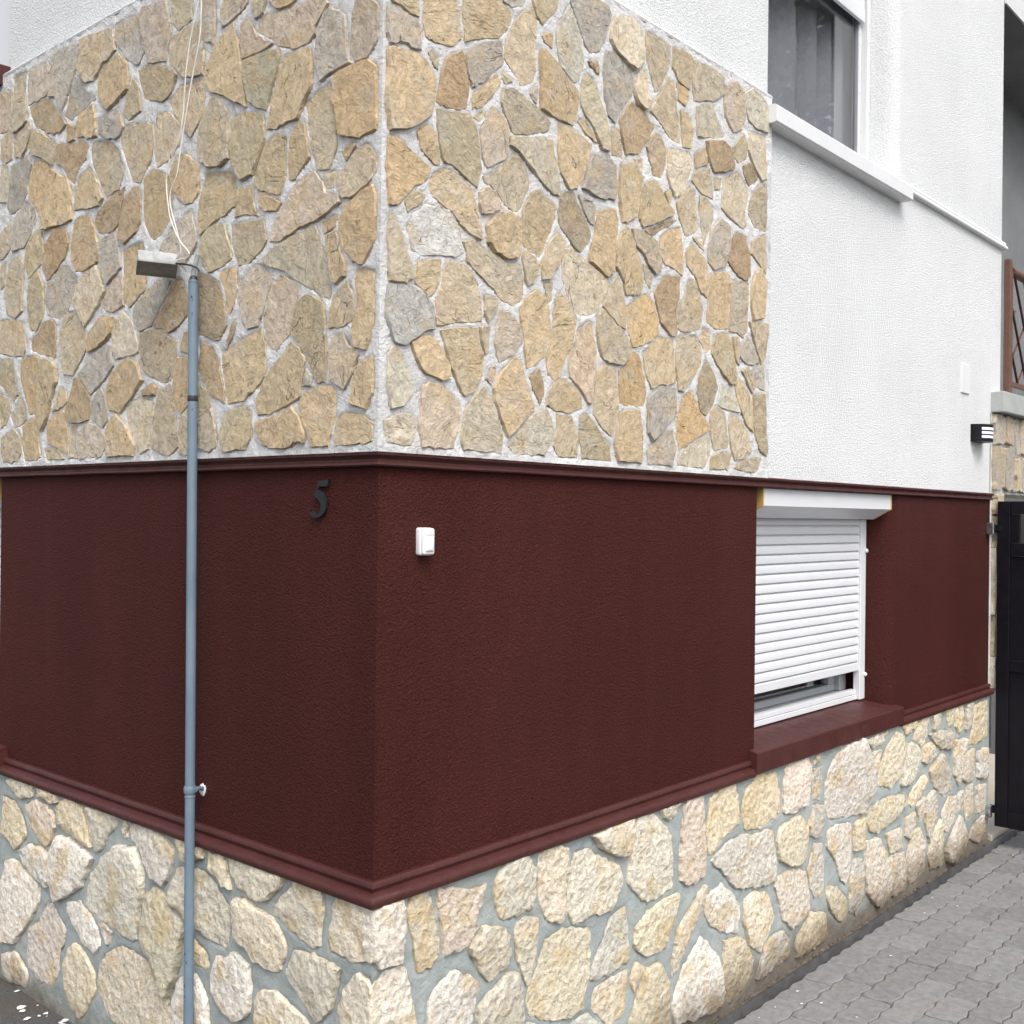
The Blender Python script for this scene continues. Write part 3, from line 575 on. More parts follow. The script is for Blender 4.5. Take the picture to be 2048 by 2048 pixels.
STONES['LL'] = '''c1701,778 1747,764 1797,752 1853,777 1900,802 1859,813 1811,821 1747,817 1697,814
c1521,793 1557,781 1613,787 1659,789 1660,817 1619,818 1566,819 1524,813
y1741,637 1788,594 1818,574 1882,599 1925,614 1926,678 1927,741 1885,741 1844,738 1801,719 1770,692 1741,664
p1540,704 1565,653 1593,630 1661,642 1696,662 1731,684 1761,743 1719,756 1684,771 1640,770 1597,768 1558,745
y1319,734 1297,691 1353,691 1395,700 1442,708 1491,725 1522,738 1522,768 1503,797 1443,822 1372,814 1336,773
c1207,743 1232,700 1274,680 1298,720 1312,766 1329,814 1253,822 1199,817 1147,810 1146,789
c1086,765 1113,765 1113,822 1086,794
w836,745 856,695 884,665 942,674 989,711 1044,768 1069,786 1070,813 1022,818 976,820 927,814 879,806 837,783
w1565,559 1563,515 1580,501 1624,508 1676,519 1746,550 1776,585 1708,618 1630,621 1566,602
w1340,581 1363,547 1416,518 1469,491 1520,470 1547,521 1551,592 1545,629 1501,690 1457,692 1412,689 1371,679 1327,670 1286,658 1317,611
w1666,400 1695,367 1732,329 1771,293 1811,255 1862,242 1911,231 1915,274 1916,324 1916,374 1919,423 1889,491 1879,528 1839,539 1768,531 1727,518 1685,506 1644,495 1642,434
c1013,564 1021,518 1028,472 1050,458 1107,457 1163,469 1200,480 1243,478 1295,486 1336,500 1329,558 1309,598 1286,618 1251,643 1195,696 1154,718 1110,736 1035,744 996,686 988,629
p1501,298 1510,230 1554,183 1600,176 1648,169 1714,197 1728,259 1720,320 1686,345 1645,373 1619,407 1589,443 1553,453 1507,417 1463,394 1468,351
w1238,397 1270,363 1311,369 1347,377 1410,415 1453,452 1454,482 1411,493 1367,504 1296,470 1252,441
p1184,420 1202,408 1234,440 1243,462 1204,465 1171,456
y791,509 799,468 809,428 826,391 843,357 886,389 913,413 946,447 997,474 998,521 985,576 970,628 935,654 878,640 843,615 806,593 772,571
c558,622 572,563 645,569 685,577 726,586 781,610 843,633 840,664 821,701 803,738 757,743 716,754 676,744 636,732 602,707 566,682
y679,789 747,759 783,763 825,821 771,822 727,822 685,822
y550,731 602,742 657,767 657,809 590,817 570,780
w1734,123 1795,114 1858,110 1909,120 1911,190 1870,208 1829,223 1757,205 1717,174
y1265,241 1313,183 1364,127 1426,151 1462,192 1473,266 1452,304 1431,343 1396,365 1327,341 1275,301
c826,263 844,197 889,190 941,182 994,175 1044,168 1092,176 1139,184 1183,194 1240,242 1261,284 1243,339 1204,382 1142,419 1097,428 1051,434 1006,425 962,417 907,385 854,345 835,304
y655,491 708,481 765,491 774,522 724,551 661,527
w638,301 681,273 726,246 769,221 811,268 820,308 821,357 798,398 774,435 720,457 680,435 658,387 647,343
w462,425 521,384 597,401 635,435 643,480 618,535 569,546 525,569 465,548 456,498
c343,778 397,739 433,727 508,746 547,773 563,795 566,812 523,822 470,821 437,821 401,821 318,822
c174,728 175,679 206,662 254,673 311,692 363,708 371,733 330,769 283,821 232,822 167,816 159,775
c319,602 345,563 395,561 456,579 515,608 529,662 530,712 495,722 456,716 416,710 347,686 313,647
c-20,691 40,673 93,672 140,673 148,714 133,784 118,822 58,821 -4,821 -17,756
c122,546 162,499 183,489 226,513 282,548 314,573 303,603 282,639 229,650 188,649 148,648 99,643 106,599
c220,427 245,395 292,380 336,367 387,353 429,345 429,392 429,439 426,485 403,506 330,512 262,491 193,462
c-20,553 -19,517 36,500 97,491 109,536 92,575 56,635 31,654 -8,645 -20,591'''
STONES['LR'] = '''w-20,731 -19,696 5,669 76,665 82,702 86,744 87,796 75,821 27,821 -19,816 -19,760
w-19,519 11,490 51,469 99,470 140,472 125,544 113,598 93,647 26,655 -18,630 -19,576
y122,696 128,651 136,616 178,616 210,652 207,695 191,760 169,821 109,822 100,767
p218,708 229,634 304,640 353,677 347,706 372,743 383,780 319,780 266,799 203,818 205,759
c417,719 440,669 482,660 522,661 576,671 582,714 580,782 546,820 493,822 437,805 411,757
c607,668 633,616 689,592 713,611 713,666 725,731 722,803 685,816 649,821 600,804 598,747
c727,622 754,572 794,570 847,574 896,565 942,561 968,586 1001,643 980,688 941,711 898,733 843,769 803,773 765,777 740,728 729,679
c901,755 945,734 989,714 1030,722 1044,767 1049,822 1000,822 934,818 878,817 838,811 866,784
c348,574 394,517 421,526 463,532 482,565 475,623 435,656 366,671 340,648 318,630
c508,554 526,510 542,474 560,454 586,500 591,571 592,635 550,651 512,645 503,626
y560,434 561,375 602,353 641,331 684,318 729,306 805,317 823,370 841,443 847,508 833,543 777,555 724,569 680,565 634,560 600,494
c874,448 838,393 847,379 893,374 947,373 995,376 1040,380 1052,418 1039,486 1020,554 945,544 924,515 908,481
w170,484 200,416 263,405 325,397 336,440 345,478 359,520 322,560 271,589 207,568 174,534
c346,400 383,369 422,338 483,334 541,335 540,376 533,429 520,470 507,511 471,520 418,492 356,467
c905,249 951,208 1015,229 1029,288 1041,359 980,359 912,355 859,341 853,297
w552,276 599,256 654,237 705,222 719,294 683,304 642,314 593,341 555,357 552,317
c755,202 805,182 862,162 910,148 920,217 879,254 840,289 797,289 755,282 755,242
c1030,620 1060,592 1097,563 1134,536 1180,534 1224,537 1280,559 1279,602 1278,646 1270,685 1261,724 1221,766 1159,813 1115,818 1073,821 1061,776 1048,737 1036,681
y1210,805 1254,767 1299,787 1334,822 1291,822 1252,822 1210,822
p1328,651 1327,604 1327,559 1377,529 1428,534 1478,540 1480,580 1479,620 1474,669 1468,716 1463,773 1454,822 1404,819 1356,820 1346,793 1338,743 1330,699
y1491,705 1498,657 1504,603 1539,605 1576,623 1611,642 1667,655 1721,669 1716,708 1712,747 1690,816 1635,822 1580,821 1516,793 1504,749
y1729,713 1739,670 1758,632 1810,626 1859,619 1913,624 1969,634 2023,646 2021,722 2005,762 1988,802 1946,808 1899,812 1854,817 1804,800 1757,784
g1607,512 1641,481 1682,447 1734,433 1785,423 1838,412 1895,406 1949,402 1989,405 1992,449 1984,501 1972,548 1961,594 1905,605 1846,605 1792,613 1733,626 1681,620 1623,615 1569,598 1521,578 1554,549
y2008,479 2051,453 2095,429 2152,421 2207,419 2228,481 2237,557 2205,584 2169,609 2117,604 2065,600 2016,593 1988,548
g2026,281 2044,240 2084,209 2123,180 2167,188 2211,197 2257,205 2267,271 2249,326 2230,379 2184,392 2140,406 2096,414 2051,415 2012,409 1979,379 2009,321
g2271,303 2319,247 2391,247 2393,288 2392,343 2384,405 2373,459 2302,469 2278,423 2255,375
g2252,551 2264,510 2337,484 2386,524 2387,566 2383,606 2341,617 2297,624 2272,588
w1525,353 1590,316 1651,298 1711,285 1715,326 1719,364 1683,422 1639,455 1596,486 1569,473 1530,472 1494,466 1483,412
c1773,261 1799,212 1839,187 1881,161 1911,198 1950,220 1980,272 1950,323 1917,374 1866,390 1815,402 1757,388 1752,352 1747,310
w1292,169 1304,97 1345,90 1384,81 1432,77 1479,72 1529,68 1575,65 1601,112 1595,154 1590,199 1553,256 1509,299 1464,340 1415,309 1365,275 1317,215
y1617,153 1618,94 1667,42 1708,50 1752,61 1789,81 1828,101 1826,164 1795,197 1762,229 1728,262 1667,274 1606,285 1613,214
g1843,77 1878,70 1924,73 1969,76 2018,79 2066,83 2108,89 2107,151 2074,177 2042,201 1978,200 1923,189 1890,142
y2153,63 2191,58 2244,57 2290,56 2337,62 2379,67 2421,76 2414,123 2406,171 2349,189 2287,206 2239,178 2190,150 2152,125
y1064,426 1077,401 1135,369 1190,363 1245,359 1283,423 1306,454 1328,490 1319,522 1285,524 1242,524 1194,516 1147,509 1111,491 1075,472
c1303,351 1291,300 1285,259 1312,270 1333,300 1364,339 1400,379 1440,413 1477,461 1480,510 1445,490 1399,458 1354,427 1312,397
y1046,188 1040,140 1084,96 1131,85 1179,76 1227,66 1275,58 1279,109 1276,166 1277,205 1271,246 1242,288 1214,327 1139,332 1116,304 1094,268 1070,229
c1068,276 1083,305 1126,337 1082,368 1046,328
p2040,725 2042,684 2044,644 2082,632 2121,624 2177,630 2233,638 2251,687 2267,737 2265,790 2242,822 2206,821 2169,820 2119,820 2062,812 2050,774
y2301,782 2355,784 2346,822 2316,822
g2294,644 2357,628 2370,680 2370,724 2366,765 2292,766 2279,714
p2398,637 2399,598 2436,538 2483,529 2533,523 2585,516 2643,510 2702,504 2755,502 2795,530 2835,560 2847,625 2826,670 2803,717 2770,772 2731,820 2672,822 2616,819 2565,811 2514,792 2467,771 2430,726 2397,677
c2807,786 2846,766 2894,765 2940,766 2983,772 3024,814 2979,814 2909,818 2840,811 2794,811
y2934,666 2921,627 2910,590 2958,577 3005,565 3055,554 3108,577 3161,598 3183,640 3200,682 3197,727 3187,770 3124,797 3071,771 3019,742 2974,704
c2861,688 2868,638 2914,666 2941,743 2896,744 2850,740
c3182,592 3170,548 3217,538 3265,530 3315,555 3364,582 3394,607 3421,635 3394,673 3353,704 3314,716 3271,723 3228,728 3215,682 3197,635
y3224,769 3270,772 3320,782 3357,790 3335,822 3290,822 3242,822 3176,821
c3317,734 3371,710 3420,680 3467,692 3489,748 3502,811 3431,821 3392,802 3352,767
y3562,746 3618,746 3673,752 3671,820 3606,818 3543,816
y3751,773 3774,723 3833,720 3852,774 3858,821 3822,822 3779,822 3736,822
y3862,718 3923,675 3983,702 3982,762 3978,821 3929,822 3883,821 3869,773
g4010,746 4015,683 4054,692 4097,705 4118,759 4134,808 4073,812 4010,810
y4126,670 4075,623 4056,600 4110,590 4174,578 4231,587 4288,596 4343,605 4342,652 4342,699 4339,744 4337,792 4280,792 4224,792 4168,791 4148,732
g3590,670 3635,652 3689,632 3738,624 3787,617 3819,616 3827,655 3836,694 3792,706 3744,715 3686,725 3614,726 3562,729 3514,726 3566,688
g3433,612 3485,589 3549,602 3610,618 3584,655 3546,683 3491,687 3439,674
g3569,473 3617,446 3666,420 3716,393 3774,397 3826,402 3824,445 3824,489 3783,529 3737,572 3691,611 3647,597 3603,583 3557,569 3519,552 3543,513
g3855,534 3852,479 3883,446 3913,416 3941,451 3970,493 3983,543 3996,602 4003,640 3956,643 3912,646 3866,648 3859,594
g3963,442 4023,409 4075,411 4126,414 4134,465 4139,518 4142,567 4080,564 4019,559 3990,502
w4195,452 4199,407 4242,397 4284,387 4329,378 4335,432 4341,488 4345,543 4294,544 4244,545 4194,544 4195,500
y3265,444 3311,420 3371,438 3433,462 3470,491 3494,515 3461,548 3407,532 3346,511 3292,488
y2805,455 2830,409 2876,394 2914,384 2963,390 3012,398 3063,406 3111,415 3178,435 3226,454 3209,499 3171,507 3099,512 3046,517 2984,521 2935,515 2888,509 2829,502 2803,494
g3375,374 3396,331 3456,353 3459,394 3462,444 3410,433 3358,418
g3464,335 3481,289 3508,243 3532,205 3557,238 3584,276 3601,315 3618,356 3597,407 3577,453 3525,442 3475,426 3472,378
g3695,271 3699,221 3773,204 3830,232 3886,263 3893,312 3900,361 3845,374 3786,384 3739,353 3695,321
g3913,272 3954,274 3995,278 3995,329 3992,379 3931,376 3919,325
g4008,305 4017,259 4030,217 4081,222 4132,232 4133,284 4131,338 4127,388 4076,391 4024,392 4014,352
g4182,268 4185,220 4234,214 4285,209 4335,206 4336,254 4333,303 4330,352 4281,357 4228,361 4180,364 4180,315
g3221,309 3275,277 3299,305 3339,330 3336,395 3287,391 3236,384
w2485,369 2514,321 2542,274 2594,236 2644,270 2653,317 2658,360 2657,420 2653,479 2610,487 2567,494 2523,502 2475,498 2424,493 2413,442 2446,407
y2672,413 2676,357 2718,353 2760,351 2768,388 2774,431 2755,486 2714,479 2673,469
g3066,255 3109,255 3158,254 3202,256 3194,305 3184,353 3128,358 3066,360 3013,358 3028,306
g2802,196 2813,140 2852,111 2891,79 2928,53 2987,67 3042,84 3043,121 3037,162 3020,214 2997,272 2958,319 2920,364 2874,367 2826,371 2781,374 2792,303 2794,247
g3053,141 3072,97 3096,55 3144,59 3191,64 3236,71 3252,140 3234,188 3217,236 3159,239 3104,241 3047,248 3047,195
g3267,153 3280,108 3292,66 3332,61 3374,59 3423,79 3473,98 3472,154 3472,214 3436,263 3400,310 3343,307 3297,284 3273,249 3254,198
y3512,151 3530,110 3550,70 3613,69 3676,68 3684,131 3691,198 3680,249 3668,293 3614,260 3564,223 3535,188
g3738,120 3755,69 3803,57 3847,46 3896,51 3945,58 3995,64 4041,72 4079,133 4039,175 3999,215 3957,254 3920,240 3881,223 3830,189 3784,156
g4089,108 4128,91 4183,71 4235,54 4276,65 4320,80 4317,134 4314,188 4271,185 4210,175 4154,164 4108,153
g2640,172 2643,116 2677,93 2712,71 2753,103 2793,135 2787,194 2780,246 2778,295 2733,317 2679,322 2660,275 2638,231
y2468,153 2517,115 2562,85 2612,101 2625,170 2581,203 2532,236 2483,256 2431,273 2418,223 2441,188'''
# ================================================================ ground
g = NB(); sheet(g, [-60, 60], [-60, 60], lambda u, v: False, lambda u, v: (u, v, -.06))
struct(obj('ground', g, MAT['asphalt']))
a = NB()
us = [-9, -5, -3, -2, -1.2, -.7, -.4, -.2, -.08, .012]; vv = [-9, -5, -3, -2, -1] + [x*.2 for x in range(-4, 16)] + [4, 6, 10]
sheet(a, us, vv, lambda u, v: False, lambda u, v: (u, v, .1+.006*mnoise.noise((u*2, v*2, 0))))
eb = [e for e in a.edges if e.is_boundary]
ex = bmesh.ops.extrude_edge_only(a, edges=eb)
for v in [q for q in ex['geom'] if isinstance(q, bmesh.types.BMVert)]: v.co.z = -.05
pave = struct(obj('asphalt_pavement', a, MAT['asphalt'], smooth=False))

drive = struct(obj('driveway', sheet(NB(), [.012, 12], [-9, .02], lambda u, v: False, lambda u, v: (u, v, -.006)), MAT['joint_sand']))
# interlocking pavers with wavy edges, 217 x 115 mm in running bond
PL, PW = .2165, .1155
def paver_mesh(k):
    r = random.Random(k); nU, nV = 8, 4; gap = .0018
    def wav(t): return .0062*math.sin(2*math.pi*t)
    pts = []
    for i in range(nU): t = i/nU; pts.append((t*PL+gap*(1-2*t), wav(t*2)+gap))
    for j in range(nV): t = j/nV; pts.append((PL-gap+wav(t), t*PW+gap*(1-2*t)))
    for i in range(nU): t = 1-i/nU; pts.append((t*PL+gap*(1-2*t), PW-gap+wav(t*2)))
    for j in range(nV): t = 1-j/nV; pts.append((gap+wav(t), t*PW+gap*(1-2*t)))
    bm = NB(); cx, cy = PL/2, PW/2
    lo = [bm.verts.new((x, y, -.03)) for x, y in pts]; mid = [bm.verts.new((x, y, -.003+r.uniform(-.0006, .0006))) for x, y in pts]
    top = [bm.verts.new((cx+(x-cx)*(1-.006/PL*2), cy+(y-cy)*(1-.006/PW*1.6), r.uniform(-.0004, .0004))) for x, y in pts]
    n = len(pts)
    for p_, q_ in ((lo, mid), (mid, top)):
        for i in range(n): bm.faces.new((p_[i], p_[(i+1) % n], q_[(i+1) % n], q_[i]))
    bm.faces.new(top); bmesh.ops.recalc_face_normals(bm, faces=bm.faces)
    me = bpy.data.meshes.new('paver'); bm.to_mesh(me); bm.free(); me.materials.append(MAT['paver']); return me
pms = [paver_mesh(k) for k in range(6)]
cand = []
for row in range(0, 16):
    y1 = -.048-row*.1155
    off = 0 if row % 2 == 0 else PL/2
    for k in range(-3, 60):
        x = 1.94-PL*3+k*PL-off
        if x < .4 or x > 11: continue
        c = Vector((x+PL/2, y1-PW/2, 0)) - CAM
        d = sum(ROT[2][i]*c[i] for i in range(3)); px = sum(ROT[0][i]*c[i] for i in range(3))/d*2202.8+1024; py = sum(ROT[1][i]*c[i] for i in range(3))/d*2202.8+1024
        if -60 < px < 2500 and py < 2160: cand.append((d, x, y1-PW))
cand.sort()
for i, (d, x, y) in enumerate(cand[:296]):
    o = bpy.data.objects.new('paver', pms[(i*7+int(x*10)) % 6]); link(o); o.parent = drive
    o.location = (x, y, rnd.uniform(-.0028, .0018)); o.rotation_euler = (rnd.gauss(0, .007), rnd.gauss(0, .005), rnd.gauss(0, .008))
rest = NB()
for d, x, y in cand[296:]: box(rest, (x+.002, y+.002, -.03), (x+PL-.002, y+PW-.002, 0))
if cand[296:]:
    o = obj('far_pavers', rest, MAT['paver'], drive); o['kind'] = 'stuff'
else: rest.free()
# dark edging strip and the soil between it and the wall
e = NB(); xs = [.02+i*.09 for i in range(75)]; prof = [(-.05, -.02), (-.05, .03), (-.046, .034), (-.036, .034), (-.033, .03), (-.033, -.02)]
rings = []
for x in xs:
    w = .003*mnoise.noise((x*1.7, 0, 3)); rings.append([e.verts.new((x, y+w, z+.004*mnoise.noise((x*1.1, 5, 0)))) for y, z in prof])
for p_, q_ in zip(rings, rings[1:]):
    for i in range(6): e.faces.new((p_[i], p_[(i+1) % 6], q_[(i+1) % 6], q_[i]))
struct(smooth_by_angle(obj('edging_strip', e, MAT['edging']), 50))
s = NB(); sheet(s, [.02+.03*i for i in range(150)], [-.036, -.026, -.016, -.006, .004], lambda u, v: False, lambda u, v: (u, v, .016+.012*mnoise.noise((u*14, v*60, 1))+.35*(v+.036)))
struct(obj('soil_strip', s, MAT['soil'], smooth=True))
# crumbs fallen from the wall, and white flakes
def crumbs(name, spots, mat, sz, flat):
    bm = NB()
    for (x, y, z) in spots:
        n = rnd.randint(5, 8); r0 = rnd.uniform(*sz); ph = rnd.random()*6
        ring = [Vector((x+r0*rnd.uniform(.5, 1.2)*math.cos(ph+6.283*i/n)*rnd.uniform(.8, 1.5), y+r0*rnd.uniform(.5, 1.2)*math.sin(ph+6.283*i/n), z)) for i in range(n)]
        lo = [bm.verts.new(p) for p in ring]; hi = [bm.verts.new((p.x*.8+x*.2, p.y*.8+y*.2, z+r0*flat*rnd.uniform(.6, 1.3))) for p in ring]
        for i in range(n): bm.faces.new((lo[i], lo[(i+1) % n], hi[(i+1) % n], hi[i]))
        bm.faces.new(hi)
    o = obj(name, bm, mat); o['kind'] = 'stuff'; return o
o = crumbs('soil_crumbs', [(rnd.uniform(1.2, 4.4), -.02+rnd.gauss(0, .008), .014+rnd.uniform(0, .01)) for _ in range(170)], MAT['soil'], (.003, .010), .8)
o['label'] = 'brown crumbs of soil along the foot of the stone plinth'; o['category'] = 'soil'
o = crumbs('paint_flakes', [(-abs(rnd.gauss(0, .07))-.015, rnd.uniform(1.05, 2.05), .1045) for _ in range(16)] + [(-.035-abs(rnd.gauss(0, .02)), rnd.uniform(1.0, 1.6), .1045) for _ in range(14)], MAT['flake'], (.003, .014), .12)
o['label'] = 'white paint flakes scattered on the asphalt by the wall'; o['category'] = 'paint flakes'
o = crumbs('leaf_specks', [(rnd.uniform(1.7, 4.4), -.06-abs(rnd.gauss(0, .3)), .0015) for _ in range(22)], MAT['flake'], (.002, .007), .1)
o['label'] = 'tiny pale specks scattered over the grey pavers'; o['category'] = 'specks'

# ================================================================ house
house = empty('house', (0, 0, 0)); tag(house, 'white corner house with maroon band and stone cladding above a rubble plinth', 'house')
Rm = lambda u, v, d=0: (u, -d, v)      # right wall: along x, out is -y
Lm = lambda u, v, d=0: (-d, u, v)      # left wall: along y, out is -x
WB = (1.84, 3.165, .86, 1.87)           # lower right window opening (x0, x1, z0, z1) incl. rounded reveal
WU = (1.885, 3.15, 3.22, 4.6)           # upper right window
LB = (2.0, 3.3, .86, 1.87); LU = (1.985, 3.3, 3.30, 4.6)
inn = lambda w: (lambda u, v: w[0] < u < w[1] and w[2] < v < w[3])

def reveal(bm, w, to, depth=.32, rounded=True):
    x0, x1, z0, z1 = w
    if rounded: prof = [(x1, 0), (x1-.02, .002), (x1-.038, .008), (x1-.054, .020), (x1-.066, .038), (x1-.074, .062), (x1-.080, .095), (x1-.083, .125), (x1-.083, depth)]
    else: prof = [(x1, 0), (x1, depth)]
    for (a_, b_) in zip(prof, prof[1:]): bm.faces.new([bm.verts.new(to(*q)) for q in ((a_[0], z0, -a_[1]), (b_[0], z0, -b_[1]), (b_[0], z1, -b_[1]), (a_[0], z1, -a_[1]))])
    bm.faces.new([bm.verts.new(to(*q)) for q in ((x0, z0, 0), (x0, z0, -depth), (x0, z1, -depth), (x0, z1, 0))])
    for z in (z0, z1): bm.faces.new([bm.verts.new(to(*q)) for q in ((x0, z, 0), (x1, z, 0), (x1, z, -depth), (x0, z, -depth))])
def wallpart(name, mat, us, vs_, win, to, rounded=True, depth=.32):
    bm = NB(); sheet(bm, us, vs_, inn(win), to); reveal(bm, win, to, depth, rounded)
    bmesh.ops.remove_doubles(bm, verts=bm.verts, dist=.0005)
    return smooth_by_angle(obj(name, bm, mat, house), 40)
wallpart('maroon_wall', MAT['maroon_plaster'], [0, WB[0], WB[1], 4.392], [.80, WB[2], WB[3], 1.90], WB, Rm)
wallpart('maroon_wall', MAT['maroon_plaster'], [0, LB[0], LB[1], 6], [.80, LB[2], LB[3], 1.90], LB, Lm, False)
wallpart('plaster_wall', MAT['white_plaster'], [0, WU[0], WU[1], 4.40, 4.555], [1.90, 2.40, WU[2], WU[3], 6], WU, Rm, True, .19)
wallpart('plaster_wall', MAT['white_plaster'], [0, LU[0], LU[1], 6], [1.90, LU[2], LU[3], 6], LU, Lm, False)
# end return of the plastered wall and the closed shell behind
bm = NB()
for q in (((4.555, 0, 2.45), (4.555, .42, 2.45), (4.555, .42, 6), (4.555, 0, 6)), ((4.392, 0, 0), (4.392, .3, 0), (4.392, .3, 2.4), (4.392, 0, 2.4)),
          ((0, 0, 6), (4.555, 0, 6), (4.555, 6, 6), (0, 6, 6)), ((4.555, .42, 2.45), (4.555, 6, 2.45), (4.555, 6, 6), (4.555, .42, 6)), ((0, 6, 0), (4.555, 6, 0), (4.555, 6, 6), (0, 6, 6))):
    bm.faces.new([bm.verts.new(p) for p in q])
obj('rear_wall', bm, MAT['white_plaster'], house)

# ---- mouldings (mitred round the corner)
def moulding(name, prof, uL, uR, mat):
    """prof: (out, z); runs along left wall from uL to the corner, then along the right wall to uR"""
    bm = NB(); st = []
    def ring(f): st.append([bm.verts.new(f(o_, z)) for o_, z in prof])
    wob = lambda t, k: .0012*mnoise.noise((t*5, k, 2))
    n = max(2, int(uL/.12))
    for i in range(n+1): u = uL*(1-i/n); ring(lambda o_, z, u=u, i=i: (-o_, u-(o_ if i == n else 0), z+wob(u, 1)))
    n2 = max(2, int(uR/.12))
    for i in range(1, n2+1): u = uR*i/n2; ring(lambda o_, z, u=u: (u, -o_, z+wob(u, 7)))
    m_ = len(prof)
    for a_, b_ in zip(st, st[1:]):
        for i in range(m_-1): bm.faces.new((a_[i], a_[i+1], b_[i+1], b_[i]))
    for r_ in (st[0], st[-1]): bm.faces.new(r_)
    return smooth_by_angle(obj(name, bm, mat, house), 38)
TOPM = [(-.01, 1.900), (.022, 1.899), (.0245, 1.896), (.024, 1.890), (.017, 1.886), (.013, 1.880), (.0135, 1.875), (.018, 1.872), (.019, 1.867), (.016, 1.8635), (-.01, 1.863)]
moulding('upper_moulding', TOPM, 6, 4.40, MAT['maroon_paint'])
BOTM = [(-.01, .876), (.010, .875), (.014, .870), (.015, .862), (.011, .856), (.010, .851), (.016, .848), (.026, .845), (.032, .838), (.0335, .830), (.031, .822), (.024, .817), (-.01, .816)]
# lower moulding stops at the window sill and goes on beyond it
moulding('lower_moulding', BOTM, 1.925, 1.80, MAT['maroon_paint'])
bm = NB()
def straight(bm, prof, x0, x1):
    n = 6; st = [[bm.verts.new((x0+(x1-x0)*i/n, -o_, z)) for o_, z in prof] for i in range(n+1)]
    for a_, b_ in zip(st, st[1:]):
        for i in range(len(prof)-1): bm.faces.new((a_[i], a_[i+1], b_[i+1], b_[i]))
    bm.faces.new(st[0]); bm.faces.new(st[-1]); return bm
smooth_by_angle(obj('lower_moulding', straight(bm, BOTM, 3.15, 4.405), MAT['maroon_paint'], house), 38)
smooth_by_angle(obj('thin_ledge', straight(NB(), [(-.01, 3.285), (.012, 3.284), (.016, 3.275), (.014, 3.268), (.022, 3.262), (.026, 3.252), (.024, 3.246), (-.01, 3.244)], 3.13, 4.585), MAT['white_paint'], house), 38)
moulding('cladding_ledge', [(-.01, 3.305), (.008, 3.303), (.022, 3.296), (.028, 3.288), (.026, 3.281), (-.01, 3.279)], 1.975, 1.875, MAT['mortar_white'])

